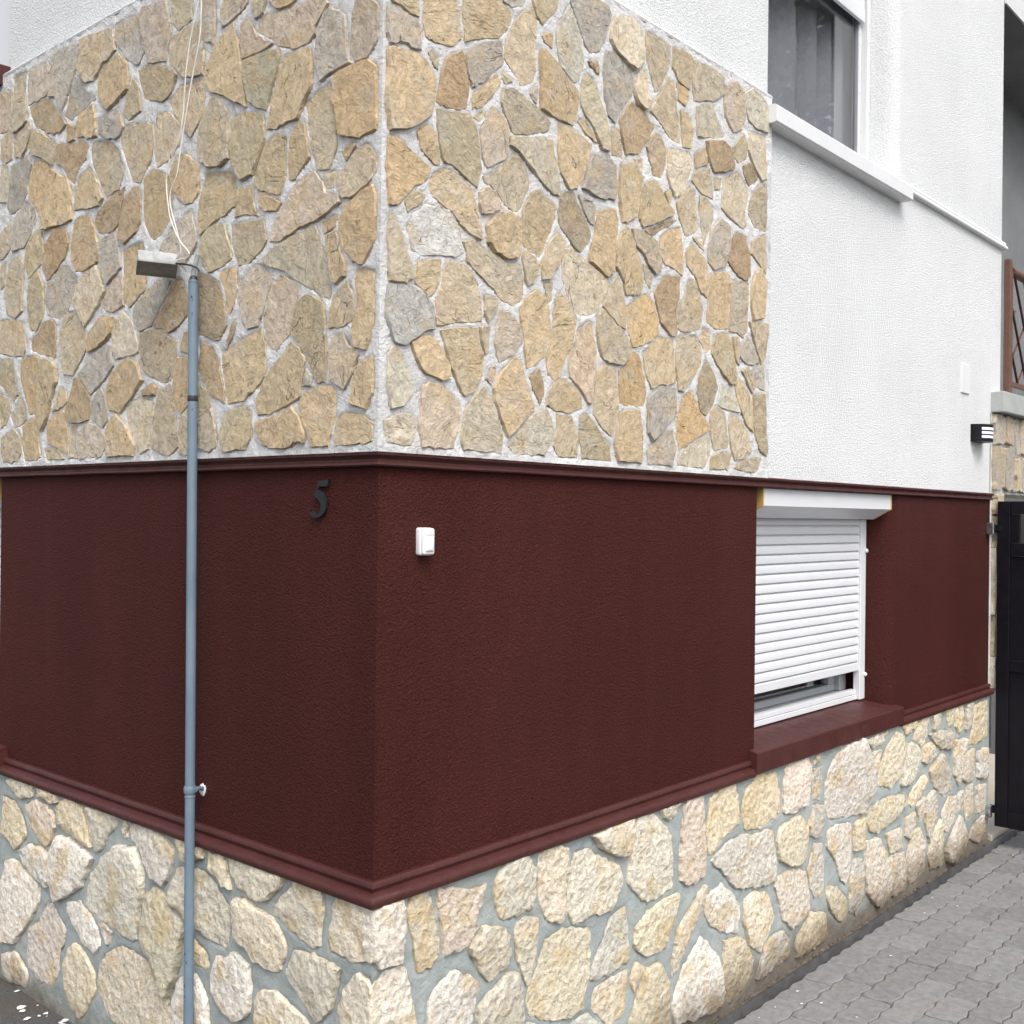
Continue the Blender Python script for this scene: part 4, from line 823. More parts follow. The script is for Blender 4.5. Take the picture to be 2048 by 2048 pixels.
# ---- stone cladding
COL = dict(t=(.53, .45, .335), o=(.555, .435, .285), O=(.60, .43, .245), b=(.43, .325, .215), y=(.52, .43, .29), p=(.545, .46, .37), g=(.46, .425, .375), c=(.62, .56, .45), w=(.65, .635, .60))
COLR = dict(t=(.62, .54, .42), o=(.6, .48, .31), O=(.6, .46, .27), b=(.42, .35, .26), y=(.76, .67, .50), p=(.79, .70, .61), g=(.68, .62, .53), c=(.79, .71, .575), w=(.82, .77, .69))
def stone(name, code, pts, side, kind, parent, plane):
    n = len(pts); cu = sum(p[0] for p in pts)/n; cv = sum(p[1] for p in pts)/n
    loc = [(u-cu, v-cv) for u, v in pts]; size = math.sqrt(sum(u*u+v*v for u, v in loc)/n)
    area = sum(loc[i-1][0]*loc[i][1]-loc[i][0]*loc[i-1][1] for i in range(n))
    if area < 0: loc = loc[::-1]
    fine = []; jg = .0018 if kind == 'flag' else .0036
    for i in range(n):
        (u1, v1), (u2, v2) = loc[i], loc[(i+1) % n]; L = math.hypot(u2-u1, v2-v1); fine.append((u1, v1)); k = 2 if L > .024 else (1 if L > .013 else 0)
        for q in range(k): t = (q+1)/(k+1)+rnd.uniform(-.1, .1); s_ = rnd.gauss(0, jg)/max(L, .001); fine.append((u1+(u2-u1)*t+(v2-v1)*s_, v1+(v2-v1)*t-(u2-u1)*s_))
    loc = fine; n = len(loc)
    bm = NB(); r = rnd; seed = r.uniform(0, 99)
    if kind == 'flag':
        h0 = (.0285+r.gauss(0, .0012)) if r.random() < .6 else (.0298+abs(r.gauss(0, .0032))); tu, tv = r.gauss(0, .022), r.gauss(-.008, .03)
        lev = [(0, 0, None, -.006), (-.0015, .0008, .7, 0), (.0004, .0010, 1, .0003), (.006, .0014, 1.0, .0006), (.45, 0, 1.0, .0014), (.76, 0, 1.0, .0017)]
    else:
        h0 = plane+r.gauss(.001, .005); tu, tv = r.gauss(0, .04), r.gauss(0, .04); b_ = min(.009, .07*size)
        lev = [(0, 0, None, -.004), (.0, .0010, .6, .001), (.0022, .0014, .94, .0012), (.008, .002, 1, .0018), (.36, 0, 1+b_*14, .0035), (.7, 0, 1+b_*20, .004)]
    mort = .016 if kind == 'flag' else .008
    rings = []
    for k, (ins, jit, hf, hn) in enumerate(lev):
        ring = []
        for (u, v) in loc:
            L = math.hypot(u, v)
            f = (1-ins/max(L, 1e-4)) if ins < .1 else (1-ins)
            f = max(f, .3 if ins < .1 else .05)
            uu, vv_ = u*f, v*f
            if jit: uu += r.gauss(0, jit); vv_ += r.gauss(0, jit)
            top = h0+tu*uu+tv*vv_
            h = mort-.02 if hf is None else mort+(top-mort)*hf
            h += hn*2.2*mnoise.noise((uu*22+seed, vv_*22, seed)) if hf is not None else 0
            if hf is not None: h = max(h, mort+.0025+.0035*hf)
            ring.append((uu, vv_, h))
        rings.append(ring)
    to = (lambda q: (-q[2], q[0], q[1])) if side == 'L' else (lambda q: (q[0], -q[2], q[1]))
    V = [[bm.verts.new(to(q)) for q in ring] for ring in rings]
    for a_, b2 in zip(V, V[1:]):
        for i in range(n): bm.faces.new((a_[i], a_[(i+1) % n], b2[(i+1) % n], b2[i]))
    bm.faces.new(V[-1])
    bmesh.ops.recalc_face_normals(bm, faces=bm.faces)
    cen = Vector(to((0, 0, mort-.02)))
    o = obj(name, bm, MAT[kind], parent, (0, 0, 0))
    o.location = (0, cu, cv) if side == 'L' else (cu, 0, cv)
    smooth_by_angle(o, 38 if kind == 'flag' else 55)
    c = (COL if kind == 'flag' else COLR)[code]; k = r.uniform(.97, 1.2); wm = r.gauss(0, .03)
    o.color = (c[0]*k*(1+wm), c[1]*k, c[2]*k*(1-wm), 1)
    return o
def parse(reg):
    for ln in STONES[reg].strip().split('\n'):
        yield ln[0], [tuple(float(q)/1000 for q in t.split(',')) for t in ln[1:].split()]
def carve(reg, us, vs_, rim, floor_, edge):
    # how far each bed vertex lies inside a stone: 0 in the joint, 1 well under a stone
    D = {}; du = us[1]-us[0]; dv = vs_[1]-vs_[0]
    for code, pts in parse(reg):
        a0, a1 = min(p[0] for p in pts), max(p[0] for p in pts); b0, b1 = min(p[1] for p in pts), max(p[1] for p in pts)
        for i in range(max(0, int((a0-us[0])/du)), min(len(us)-1, int((a1-us[0])/du)+1)+1):
            for j in range(max(0, int((b0-vs_[0])/dv)), min(len(vs_)-1, int((b1-vs_[0])/dv)+1)+1):
                x, y = us[i], vs_[j]; ins = False; d = 1e9; n = len(pts)
                for k in range(n):
                    (ax, ay), (bx, by) = pts[k], pts[(k+1) % n]
                    if (ay > y) != (by > y) and x < (bx-ax)*(y-ay)/(by-ay)+ax: ins = not ins
                    ex, ey = bx-ax, by-ay; t = max(0, min(1, ((x-ax)*ex+(y-ay)*ey)/(ex*ex+ey*ey+1e-12))); d = min(d, math.hypot(x-ax-t*ex, y-ay-t*ey))
                if ins: D[round(x, 5), round(y, 5)] = max(D.get((round(x, 5), round(y, 5)), 0), min(1, d/edge))
    return D
def bed(name, side, u0, u1, v0, v1, step, base, amp, mat, fr=18, end=None, reg=None, sink=.012, edge=.007):
    nu, nv = int((u1-u0)/step), int((v1-v0)/step)
    to = Lm if side == 'L' else Rm
    bm = NB(); us = [u0+(u1-u0)*i/nu for i in range(nu+1)]; vs_ = [v0+(v1-v0)*j/nv for j in range(nv+1)]
    D = carve(reg, us, vs_, 0, 0, edge) if reg else {}
    fd = lambda u: max(0, min(1, (u-u0)/.03)) if u0 < 0 else 1
    sheet(bm, us, vs_, lambda u, v: False, lambda u, v: to(u, v, base-sink*D.get((round(u, 5), round(v, 5)), 0)+fd(u)*amp*(mnoise.noise((u*fr, v*fr, 4))+.6*mnoise.noise((u*fr*2.6, v*fr*2.6, 9))-.0)))
    if end: bm.faces.new([bm.verts.new(to(*q)) for q in ((u1, v0, 0), (u1, v1, 0), (u1, v1, base), (u1, v0, base))])
    return obj(name, bm, mat, house, smooth=True)
CLAD = .030; PLN = .022
bU = {'UL': bed('stone_cladding', 'L', -.0262, 2.10, 1.897, 3.290, .008, .0262, .0042, MAT['mortar_white'], 30, reg='UL'),
      'UR': bed('stone_cladding', 'R', -.0262, 1.872, 1.897, 3.290, .008, .0262, .0042, MAT['mortar_white'], 30, True, 'UR'),
      'LL': bed('stone_plinth', 'L', -.0125, 2.2, -.06, .822, .010, .0125, .0038, MAT['mortar_grey'], 22, reg='LL'),
      'LR': bed('stone_plinth', 'R', -.0125, 4.39, -.06, .822, .011, .0125, .0038, MAT['mortar_grey'], 22, True, 'LR')}
bed('stone_cladding', 'L', 2.10, 3.4, 1.897, 3.290, .05, .02, .004, MAT['mortar_white']); bed('stone_plinth', 'L', 2.2, 5, -.06, .822, .05, .01, .004, MAT['mortar_grey'])
for reg in ('UL', 'UR', 'LL', 'LR'):
    kind = 'flag' if reg[0] == 'U' else 'rubble'; nm = 'cladding_stone' if reg[0] == 'U' else 'plinth_stone'
    for code, pts in parse(reg): stone(nm, code, pts, reg[1], kind, bU[reg], CLAD if reg[0] == 'U' else PLN)

# ---- side wing beyond the wall end: stone jamb and lintel, slab, loggia
bm = NB(); sheet(bm, [4.394, 4.56, 6.2], [.82, 1.90, 2.336], lambda u, v: u > 4.56 and v < 1.9, lambda u, v: (u, -.004, v))
bm.faces.new([bm.verts.new(p) for p in ((4.56, -.004, .82), (4.56, .3, .82), (4.56, .3, 1.9), (4.56, -.004, 1.9))])
bm.faces.new([bm.verts.new(p) for p in ((4.56, -.004, 1.9), (6.2, -.004, 1.9), (6.2, .3, 1.9), (4.56, .3, 1.9))])
wing = obj('wing_stonework', bm, MAT['mortar_white'], house)
def jagged(x0, x1, z0, z1):
    out = []
    for (a_, b_) in (((x0, z0), (x1, z0)), ((x1, z0), (x1, z1)), ((x1, z1), (x0, z1)), ((x0, z1), (x0, z0))):
        for t in (0, .4, .75): out.append((a_[0]+(b_[0]-a_[0])*t+rnd.gauss(0, .008), a_[1]+(b_[1]-a_[1])*t+rnd.gauss(0, .008)))
    return out
zz = .83
while zz < 1.85:
    hh = rnd.uniform(.13, .24); stone('cladding_stone', rnd.choice('tcgpyc'), jagged(4.425, 4.545, zz+.012, min(zz+hh, 1.89)), 'R', 'flag', wing, .026); zz += hh
xx = 4.41
while xx < 5.6:
    w_ = rnd.uniform(.09, .17); zc = rnd.uniform(2.05, 2.17)
    stone('cladding_stone', rnd.choice('tcgpyc'), jagged(xx+.012, xx+w_, 1.925, zc-.012), 'R', 'flag', wing, .026)
    stone('cladding_stone', rnd.choice('tcgpyc'), jagged(xx+.012, xx+w_, zc+.012, 2.325), 'R', 'flag', wing, .026); xx += w_
obj('balcony_slab', B((4.40, -.07, 2.337), (6.6, .45, 2.449), .006), MAT['concrete'], house)
obj('loggia_wall', B((4.556, .42, 2.449), (7.2, .6, 4.606)), MAT['grey_render'], house)
obj('loggia_soffit', B((4.556, .0, 4.606), (7.2, .6, 4.8)), MAT['grey_render'], house)
obj('loggia_fascia', B((4.557, -.012, 4.60), (7.2, -.002, 6)), MAT['white_plaster'], house)
obj('porch_wall', B((4.394, .03, .50), (4.56, .3, .819)), MAT['grey_render'], house)
obj('porch_wall', B((4.3, 1.1, -.05), (6.6, 1.2, 2.33)), MAT['grey_render'], house)
obj('porch_step', B((4.43, -.02, -.04), (6.6, 1.1, .055), .004), MAT['tile'], house)

# ---- windows
def roller_window(origin_side, w):
    """shuttered ground floor window; w = opening x0, x1 in wall coordinates"""
    x0, x1 = w; zb = .935
    to = Rm if origin_side == 'R' else Lm
    def tb(a_, b_, bev=0): return B(to(a_[0], a_[2], -a_[1]), to(b_[0], b_[2], -b_[1]), bev)
    win = empty('shuttered_window', to(x0, zb, 0)); win.parent = house
    def part(name, bm, mat, par=win, sm=False):
        o = obj(name, bm, mat); o.parent = par; o.matrix_parent_inverse = Matrix.Translation(-Vector(to(x0, zb, 0))) ; 
        if sm: smooth_by_angle(o, 40)
        return o
    gr = x1-.085
    # shutter box: front, slanted underside
    bm = NB(); prof = [(.004, 1.861), (.004, 1.797), (.085, 1.752), (.2, 1.752), (.2, 1.861)]
    prism(bm, prof if origin_side == 'R' else prof, 'x' if origin_side == 'R' else 'y', x0+.060, gr-.006)
    part('shutter_box', bm, MAT['aluminium'])
    for xa, xb in ((x0+.052, x0+.0595), (gr-.0055, gr+.001)):
        bm = NB(); prism(bm, [(.002, 1.863), (.002, 1.796), (.085, 1.750), (.2, 1.750), (.2, 1.863)], 'x' if origin_side == 'R' else 'y', xa, xb); part('box_end', bm, MAT['foam'])
    part('guide_rail', tb((gr-.055, .118, zb), (gr, .150, 1.752), .003), MAT['aluminium'])
    part('guide_rail', tb((x0+.005, .118, zb), (x0+.055, .150, 1.752), .003), MAT['aluminium'])
    for z in (1.608, 1.046):
        bm = NB(); bmesh.ops.create_uvsphere(bm, u_segments=10, v_segments=6, radius=.011)
        bmesh.ops.translate(bm, verts=bm.verts, vec=to(gr-.006, z, -.116)); part('screw_cap', bm, MAT['pvc'], sm=True)
    # slats
    sh = .0384; z = 1.757
    slx0, slx1 = x0+.05, gr-.045
    for k in range(17):
        prof = [(.141, z), (.1335, z-.0015), (.1302, z-.005), (.1285, z-.012), (.1272, z-.026), (.1278, z-.0318), (.1325, z-.0340), (.141, z-.0348), (.141, z-.0384), (.15, z-.0384), (.15, z)]
        bm = NB(); prism(bm, prof, 'x' if origin_side == 'R' else 'y', slx0, slx1); part('slat', bm, MAT['aluminium'], sm=True); z -= sh
    part('bottom_bar', tb((slx0, .124, z-.037), (slx1, .146, z-.001), .003), MAT['aluminium'])
    # window frame behind
    fr = NB()
    for a_, b_ in (((x0+.02, .20, zb+.004), (gr-.01, .265, zb+.034)), ((gr-.085, .20, zb+.035), (gr-.015, .265, 1.8)), ((x0+.02, .20, zb+.035), (x0+.085, .265, 1.8))): box(fr, to(a_[0], a_[2], -a_[1]), to(b_[0], b_[2], -b_[1]), .004)
    part('window_frame', fr, MAT['pvc_shaded'])
    fr = NB(); box(fr, to(x0+.03, zb+.0, -.135), to(gr-.03, zb+.022, -.168), .002); box(fr, to(x0+.03, zb+.024, -.138), to(gr-.03, zb+.044, -.168), .002)
    part('bottom_track', fr, MAT['aluminium'])
    sx = NB(); 
    for a_, b_ in (((x0+.087, .225, zb+.036), (gr-.087, .26, zb+.066)), ((gr-.145, .225, zb+.067), (gr-.087, .26, 1.8))): box(sx, to(a_[0], a_[2], -a_[1]), to(b_[0], b_[2], -b_[1]), .003)
    part('sash', sx, MAT['pvc_shaded'])
    part('pane', tb((x0+.09, .245, zb+.06), (gr-.14, .249, 1.8)), MAT['glass'])
    part('backing_sheet', tb((x0+.02, .40, zb), (gr-.02, .404, 1.85)), MAT['curtain'])  # grey sheet added behind the pane to lift the tone of the glass
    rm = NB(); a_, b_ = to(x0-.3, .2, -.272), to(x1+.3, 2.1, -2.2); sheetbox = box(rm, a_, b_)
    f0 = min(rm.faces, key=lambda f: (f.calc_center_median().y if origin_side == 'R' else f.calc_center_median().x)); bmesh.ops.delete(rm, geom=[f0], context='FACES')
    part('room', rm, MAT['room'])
    # painted sill
    si = NB(); pr = [(.30, .828), (-.034, .828), (-.036, .832), (-.036, .902), (-.032, .907), (.13, .929), (.30, .931)]
    prism(si, pr, 'x' if origin_side == 'R' else 'y', x0-.042 if origin_side == 'R' else x0-.075, x1-.012)
    part('sill', si, MAT['maroon_paint'])
    return win
roller_window('R', (WB[0], WB[1])); roller_window('L', (LB[0], LB[1]))

# upper right window
x0, x1, zb = WU[0], WU[1]-.083, 3.262
uw = empty('upper_window', (x0, .12, zb), house)
def upart(name, bm, mat, sm=False):
    o = obj(name, bm, mat); o.parent = uw; o.matrix_parent_inverse = Matrix.Translation((-x0, -.12, -zb))
    if sm: smooth_by_angle(o, 40)
    return o
fr = NB(); box(fr, (x1-.034, .118, zb-.02), (x1, .19, 4.6), .004); box(fr, (x0, .118, zb-.02), (x0+.05, .19, 4.6), .004); box(fr, (x0+.05, .13, zb-.02), (x1-.0345, .19, zb+.012), .004)
upart('window_frame', fr, MAT['pvc'])
upart('sash', B((x1-.060, .145, zb+.013), (x1-.035, .18, 4.3), .003), MAT['pvc']); upart('sash', B((x0+.051, .145, zb+.013), (x0+.095, .18, 4.3), .004), MAT['pvc'])
upart('seal', B((x1-.066, .150, zb+.013), (x1-.0605, .17, 4.3)), MAT['bell_grey'])
upart('pane', B((x0+.09, .160, zb+.0), (x1-.063, .164, 4.3)), MAT['glass'])
upart('shutter_bar', B((x0+.03, .125, 3.998), (x1-.045, .142, 4.06), .003), MAT['aluminium'])
upart('shutter_slats', B((x0+.03, .129, 4.062), (x1-.045, .139, 4.6)), MAT['aluminium'])
cu = NB(); n = 150; xs_ = [x0-.2+i*(x1-x0+.4)/n for i in range(n+1)]
def cd(x, z):
    t = (x-x0); s_ = .35+.65*max(0, min(1, (t-.25)/.6))
    sl = x+.05*(z-3.2)*(1 if t < .8 else .3)
    return .26+.035*s_*math.sin(sl*34+1.4*math.sin(sl*9))+.009*math.sin(sl*97)
sheet(cu, xs_, [3.2, 3.5, 3.8, 4.1, 4.4], lambda u, v: False, lambda u, v: (u, cd(u, v), v)); upart('curtain', cu, MAT['curtain'], True)
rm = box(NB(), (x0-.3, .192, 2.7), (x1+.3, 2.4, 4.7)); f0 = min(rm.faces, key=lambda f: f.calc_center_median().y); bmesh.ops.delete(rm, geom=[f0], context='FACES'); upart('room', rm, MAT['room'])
si = NB(); prism(si, [(.16, 3.19), (-.055, 3.184), (-.062, 3.188), (-.062, 3.243), (-.057, 3.249), (.16, 3.268)], 'x', x0-.045, 3.128); upart('sill', si, MAT['white_paint'])

# upper left window, seen only as a strip of shutter and the end of its sill
lw = empty('upper_window', (.1, LU[0], LU[2]), house)
def lpart(name, bm, mat):
    o = obj(name, bm, mat); o.parent = lw; o.matrix_parent_inverse = Matrix.Translation((-.1, -LU[0], -LU[2])); return o
lpart('guide_rail', B((.02, LU[0]+.002, LU[2]+.02), (.06, LU[0]+.16, 4.6), .003), MAT['aluminium'])
for k in range(28):
    z = LU[2]+.03+k*.045; bm = NB(); prism(bm, [(.034, z), (.028, z+.012), (.028, z+.03), (.036, z+.0435), (.05, z+.0435), (.05, z)], 'y', LU[0]+.155, LU[1]-.02); lpart('slat', bm, MAT['aluminium'])
si = NB(); prism(si, [(.3, 3.255), (-.055, 3.255), (-.06, 3.262), (-.06, 3.315), (-.052, 3.325), (.3, 3.335)], 'y', LU[0]-.012, LU[1]+.01); lpart('sill', si, MAT['maroon_paint'])

# ================================================================ things on the walls
# house number: iron figure five
N5 = (0.2432, 0.0703, 1.8325, 0.0950)
def zl(u, v, d=.0):   # zoom coordinates of the figure -> wall coordinates (metres)
    return (N5[0]-(u-245)/217*N5[1], N5[2]-(v-362)/458*N5[3])
out5 = [(345, 365), (462, 362), (448, 440), (348, 440), (338, 480), (380, 500), (412, 545), (434, 615), (436, 690), (418, 750), (378, 800), (322, 820), (276, 812), (250, 778), (258, 748), (284, 744), (306, 770), (330, 784), (356, 762), (372, 720), (376, 680), (366, 630), (342, 595), (310, 570), (284, 550), (300, 510), (322, 478), (328, 440)]
bm = NB(); f = bm.faces.new([bm.verts.new((-.004, *zl(*p))) for p in out5]); r_ = bmesh.ops.extrude_face_region(bm, geom=[f])
for v in [q for q in r_['geom'] if isinstance(q, bmesh.types.BMVert)]: v.co.x -= .006
hn = obj('house_number', bm, MAT['black_iron']); tag(hn, 'black iron number 5 fixed on the maroon wall left of the corner', 'house number')

# doorbell
db = empty('doorbell', (.147, 0, 1.682)); tag(db, 'white plastic doorbell on the maroon wall right of the corner', 'doorbell')
def rel(o, root): o.parent = root; o.matrix_parent_inverse = Matrix.Translation(-root.location); return o
rel(smooth_by_angle(obj('housing', B((.126, -.018, 1.648), (.1685, .004, 1.717), .006, 3), MAT['bell']), 50), db)
rel(smooth_by_angle(obj('cover', B((.1272, -.0275, 1.6495), (.1673, -.0165, 1.7155), .006, 3), MAT['bell']), 50), db)
rel(smooth_by_angle(obj('button', B((.136, -.0295, 1.660), (.1585, -.0255, 1.688), .0014), MAT['bell']), 50), db)
rel(obj('button_slot', B((.1345, -.0279, 1.6565), (.160, -.0269, 1.6592)), MAT['bell_grey']), db)
rel(smooth_by_angle(obj('name_plate', B((.134, -.0285, 1.6985), (.161, -.0265, 1.7095), .0008), MAT['bell']), 50), db)
rel(obj('name_mark', B((.144, -.0288, 1.7048), (.152, -.0284, 1.7058)), MAT['bell_grey']), db)

# cover plate and wall lamp on the white plaster
cp = obj('cover_plate', B((3.935, -.008, 2.402), (4.055, .004, 2.552), .003), MAT['white_paint']); tag(cp, 'white rectangular cover plate on the white plaster above the lamp', 'cover plate')
lamp = empty('wall_lamp', (4.18, 0, 2.21)); tag(lamp, 'black half-round wall lamp with three white slots near the wall end', 'wall lamp')
def dprof(r, y0, ax=.09, n=14): return [(4.18+ax*math.cos(math.pi*(1+i/n)), y0+r*math.sin(math.pi*(1+i/n))) for i in range(n+1)]
bm = prism(NB(), dprof(.078, -.002)+[(4.27, .003), (4.09, .003)], 'z', 2.162, 2.252); rel(smooth_by_angle(obj('lamp_body', bm, MAT['gate']), 40), lamp)
for z in (2.180, 2.201, 2.222):
    pts = [p for p in dprof(.0795, -.002, .0915, 28)][6:23]; inner = [(4.18+(x-4.18)*.97, y*.97) for x, y in pts][::-1]
    rel(smooth_by_angle(obj('lamp_slot', prism(NB(), pts+inner, 'z', z, z+.0135), MAT['bell']), 40), lamp)

# ================================================================ pole, box and cables by the left wall
pole = empty('conduit_pole', (-.05, .69, .1)); tag(pole, 'thin blue-grey pole standing against the left wall', 'pole')
P0, P1 = Vector((-.05, .6915, .085)), Vector((-.05, .717, 2.392))
at = lambda t: P0.lerp(P1, t)
zt = lambda z: (z-P0.z)/(P1.z-P0.z)
rel(obj('pole_tube', tube(NB(), [at(i/8) for i in range(9)], .0137, 20), MAT['pole'], smooth=False), pole)
for o in pole.children: smooth_by_angle(o, 40)
def ringc(z, r, h, mat, name):
    t = zt(z); d = (P1-P0).normalized(); c_ = at(t)
    rel(smooth_by_angle(obj(name, tube(NB(), [c_-d*h, c_-d*h*.6, c_, c_+d*h*.6, c_+d*h], [r*.9, r, r, r, r*.9], 20), mat), 30), pole)
ringc(.981, .0172, .010, MAT['pole'], 'clamp'); ringc(.962, .0149, .003, MAT['pole'], 'clamp_band'); ringc(2.063, .0146, .0095, MAT['tape'], 'tape')
c_ = at(zt(.981)); rel(smooth_by_angle(obj('clamp_arm', tube(NB(), [c_+Vector((.008, -.012, 0)), c_+Vector((.024, -.004, 0)), (.004, .71, .972)], [.007, .006, .0065], 10), MAT['pole']), 40), pole)
bm = NB(); bmesh.ops.create_icosphere(bm, subdivisions=3, radius=1)
for v in bm.verts: 
    k = 1+.35*mnoise.noise(v.co*2.3); v.co = Vector((v.co.x*.006*k-.003, .711+v.co.y*.013*k, .970+v.co.z*.017*k))
rel(obj('plaster_patch', bm, MAT['white_paint'], smooth=True), pole)
# bent conduit end
tip = P1; rel(smooth_by_angle(obj('conduit_end', tube(NB(), spline([tip-Vector((0, 0, .01)), tip+Vector((0, .002, .008)), tip+Vector((0, -.002, .03)), tip+Vector((.0, -.012, .05)), tip+Vector((0, -.020, .070))], 3), .0065, 10), MAT['box_grey']), 40), pole)
rel(smooth_by_angle(obj('pole_cap', tube(NB(), [tip-Vector((0, 0, .008)), tip+Vector((0, 0, .004)), tip+Vector((0, 0, .012))], [.0141, .012, .008], 14), MAT['tape']), 40), pole)
# junction box hanging beside the pole, turned to the street and tipped forward
jb = empty('junction_box', (-.092, .836, 2.447)); tag(jb, 'small weathered grey junction box hanging from cables beside the pole top', 'junction box')
def local(o): o.parent = jb; return o
local(smooth_by_angle(obj('housing', B((-.053, -.036, -.016), (.053, .036, .018), .003), MAT['box_grey']), 40))
local(obj('lid', B((-.0545, -.0375, -.0195), (.0545, .0375, -.0162), .001), MAT['box_lid']))
local(obj('back_plate', B((-.040, .02, .0182), (.044, .036, .027), .002), MAT['pvc']))
local(smooth_by_angle(obj('stub', tube(NB(), [(.012, .028, .027), (.012, .028, .045), (.012, .028, .058)], [.004, .0034, .003], 8), MAT['pvc']), 40))
fwd = (CAM-Vector(jb.location)); yaw = math.atan2(fwd.y, fwd.x)+math.pi/2
jb.rotation_euler = (Matrix.Rotation(yaw+R(4), 3, 'Z') @ Matrix.Rotation(R(-20), 3, 'X') @ Matrix.Rotation(R(1), 3, 'Y')).to_euler()
def px_on_left(x, y, d):   # where a sight line meets the plane d in front of the left wall
    dc = Vector((x-1024, y-1024, 2202.83)); w_ = Vector([sum(ROT[r_][i]*dc[r_] for r_ in range(3)) for i in range(3)]); s_ = (-d-CAM.x)/w_.x; return CAM+w_*s_
def cable(name, pts, d0, d1, r, mat, label):
    n = len(pts); P = [px_on_left(x, y, d0+(d1-d0)*i/(n-1)) for i, (x, y) in enumerate(pts)]
    o = smooth_by_angle(obj(name, tube(NB(), spline(P, 4), r, 6), mat), 60); tag(o, label, 'cable'); return o
cable('cable', [(401, -60), (398, -10), (390, 35), (379, 89), (371, 155), (366, 232), (356, 282), (335, 340), (333, 373), (336, 405), (340, 433), (350, 462), (362, 485), (378, 505), (374, 516), (354, 520)], .045, .075, .0017, MAT['cable_white'], 'thin white cable looping past the right side of the junction box')
cable('cable', [(404, -60), (403, 0), (400, 70), (387, 141), (379, 186), (368, 255), (360, 306), (354, 348), (342, 379), (340, 402), (345, 430), (356, 470), (361, 492), (361, 508), (352, 517)], .045, .07, .0017, MAT['cable_white'], 'second thin white cable entering the junction box beside its top edge')
cable('cable', [(352, 527), (366, 528), (382, 531), (394, 536), (398, 543)], .07, .052, .0026, MAT['cable_black'], 'short black cable from the junction box to the pole top')

# ================================================================ gate
gate = empty('metal_gate', (4.42, -.05, .1)); tag(gate, 'black metal driveway gate hinged at the far end of the wall', 'gate')
gp = lambda name, bm, mat=MAT['gate']: rel(obj(name, bm, mat), gate)
gx0, gx1 = 4.405, 4.445
gp('stile', B((gx0, -.105, .115), (gx1, -.04, 1.857), .003)); gp('stile', B((gx0, -1.7, .115), (gx1, -1.635, 1.857), .003))
gp('rail', B((gx0, -1.634, 1.79), (gx1, -.106, 1.857), .003)); gp('rail', B((gx0, -1.634, 1.565), (gx1, -.106, 1.635), .003)); gp('rail', B((gx0, -1.634, .115), (gx1, -.106, .20), .003)); gp('rail', B((gx0, -1.634, .95), (gx1, -.106, 1.01), .003))
gp('panel', B((gx0+.014, -1.634, .201), (gx1-.014, -.106, .949))); gp('panel', B((gx0+.014, -1.634, 1.011), (gx1-.014, -.106, 1.564)))
gp('glazing_bar', B((gx0+.006, -.15, 1.636), (gx1-.006, -.106, 1.789))); gp('glazing_bar', B((gx0+.006, -.62, 1.636), (gx1-.006, -.58, 1.789)))
gp('pane', B((gx0+.018, -.58, 1.636), (gx1-.02, -.15, 1.789)), MAT['glass'])
for z in (.2, 1.71):
    gp('hinge_pin', tube(NB(), [(4.425, -.022, z-.02), (4.425, -.022, z+.02)], .014, 12)); gp('hinge_strap', B((4.40, -.06, z-.014), (4.45, -.03, z+.014), .002))
    gp('hinge_rod', tube(NB(), [(4.36, -.024, z), (4.42, -.024, z)], .007, 8), MAT['steel']); gp('hinge_plate', B((4.345, -.040, z-.032), (4.372, .0, z+.032), .004), MAT['steel'])

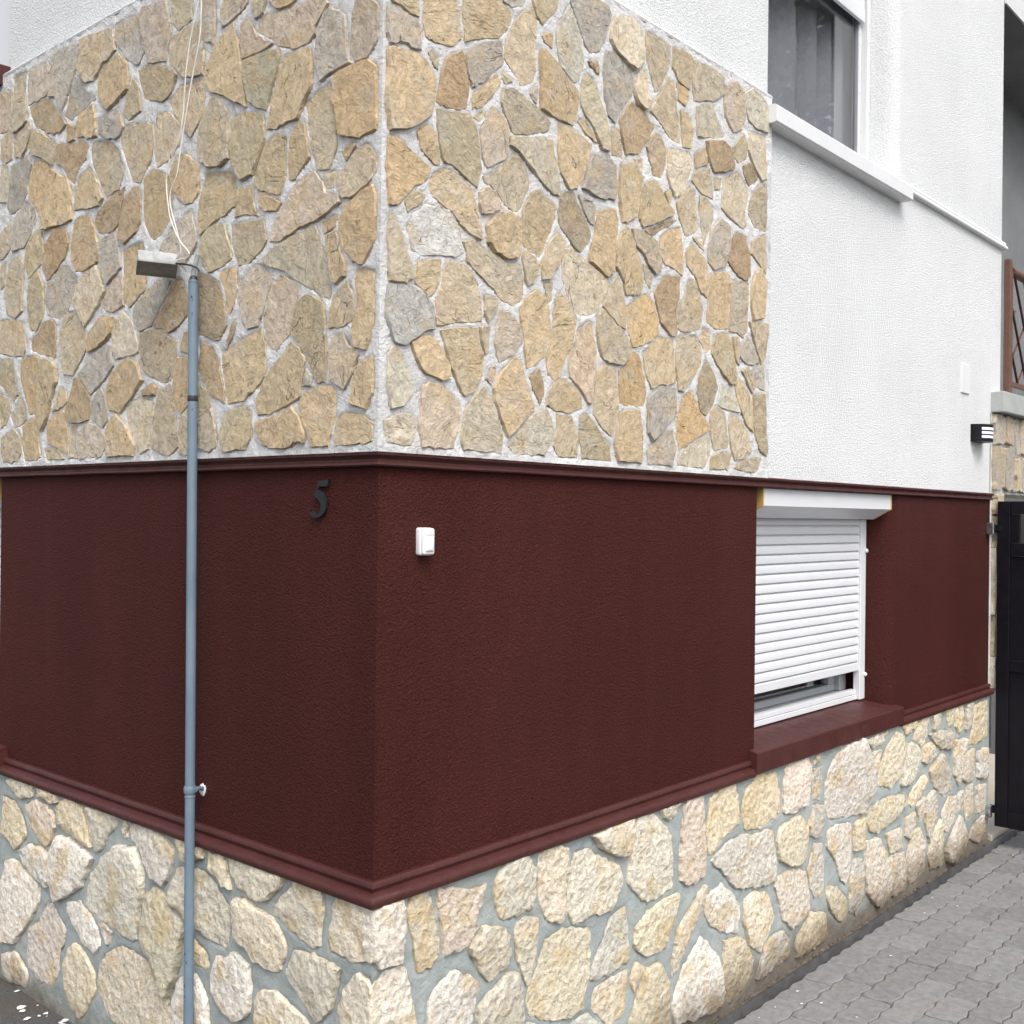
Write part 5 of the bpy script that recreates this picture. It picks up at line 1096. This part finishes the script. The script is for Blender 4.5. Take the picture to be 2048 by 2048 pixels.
# ================================================================ balcony railing
rail = empty('balcony_railing', (4.58, -.02, 2.449)); tag(rail, 'brown metal balcony railing with slanting bars on the concrete slab', 'railing')
rp = lambda name, bm, mat: rel(obj(name, bm, mat), rail)
rp('post', B((4.562, -.045, 2.450), (4.600, -.012, 3.19), .003), MAT['rail_paint']); rp('post', B((4.604, -.04, 2.450), (4.634, -.01, 3.16), .003), MAT['rail_paint'])
rp('post', B((6.3, -.04, 2.450), (6.34, -.01, 3.16), .003), MAT['rail_paint'])
rp('handrail', tube(NB(), [(4.634, -.025, 3.135), (6.3, -.025, 3.135)], .024, 12), MAT['rail_paint']); rp('bottom_rail', B((4.634, -.035, 2.50), (6.3, -.015, 2.525)), MAT['rail_paint'])
for i in range(11):
    x = 4.36+i*.17
    a_, b_ = Vector((x, -.026, 3.12)), Vector((x+.42, -.026, 2.515))
    if a_.x < 4.634: t = (4.634-a_.x)/(b_.x-a_.x); a_ = a_.lerp(b_, t)
    rp('bar', tube(NB(), [a_, b_], .007, 6), MAT['rail_dark'])
for i in range(8):
    x = 4.30+i*.24
    a_, b_ = Vector((x, -.018, 2.515)), Vector((x+.44, -.018, 2.93))
    if a_.x < 4.634: t = (4.634-a_.x)/(b_.x-a_.x); a_ = a_.lerp(b_, t)
    rp('bar', tube(NB(), [a_, b_], .006, 6), MAT['rail_paint'])


# ================================================================ tree over the driveway (the upper window mirrors it)
tree = empty('tree', (11.2, -4.6, -.05)); tag(tree, 'dense leafy tree beyond the driveway, mirrored in the upper window', 'tree')
tr_ = random.Random(11); bm = NB(); TX, TY = 11.2, -4.6
tube(bm, [(TX, TY, -.06), (TX+.02, TY+.02, 1.5), (TX-.05, TY-.05, 3.2), (TX, TY, 5), (TX+.05, TY+.05, 8.4)], [.22, .18, .15, .11, .04], 12)
tips = []
for i in range(22):
    z0 = 3+i*.25; a_ = i*2.4; L = tr_.uniform(1.6, 2.9)*(1-.02*i); d_ = Vector((math.cos(a_), math.sin(a_), tr_.uniform(.25, .7)))
    b0 = Vector((TX, TY, z0)); b1 = b0+d_*L*.5+Vector((0, 0, .1)); b2 = b0+d_*L; tube(bm, [b0, b1, b2], [.07, .045, .012], 7); tips += [b0.lerp(b2, q) for q in (.35, .55, .75, 1)]
rel(smooth_by_angle(obj('trunk', bm, MAT['bark']), 60), tree)
bm = NB()
for t in tips:
    for k in range(190):
        p_ = t+Vector((tr_.gauss(0, .4), tr_.gauss(0, .4), tr_.gauss(0, .36))); u_ = Vector((tr_.gauss(0, 1), tr_.gauss(0, 1), tr_.gauss(0, .6))).normalized(); w_ = u_.cross(Vector((tr_.gauss(0, 1), tr_.gauss(0, 1), tr_.gauss(0, 1)))).normalized(); s_ = tr_.uniform(.05, .1)
        bm.faces.new([bm.verts.new(q) for q in (p_-u_*s_, p_+w_*s_*.6, p_+u_*s_, p_-w_*s_*.6)])
rel(obj('crown', bm, MAT['leaf'], recalc=False), tree)
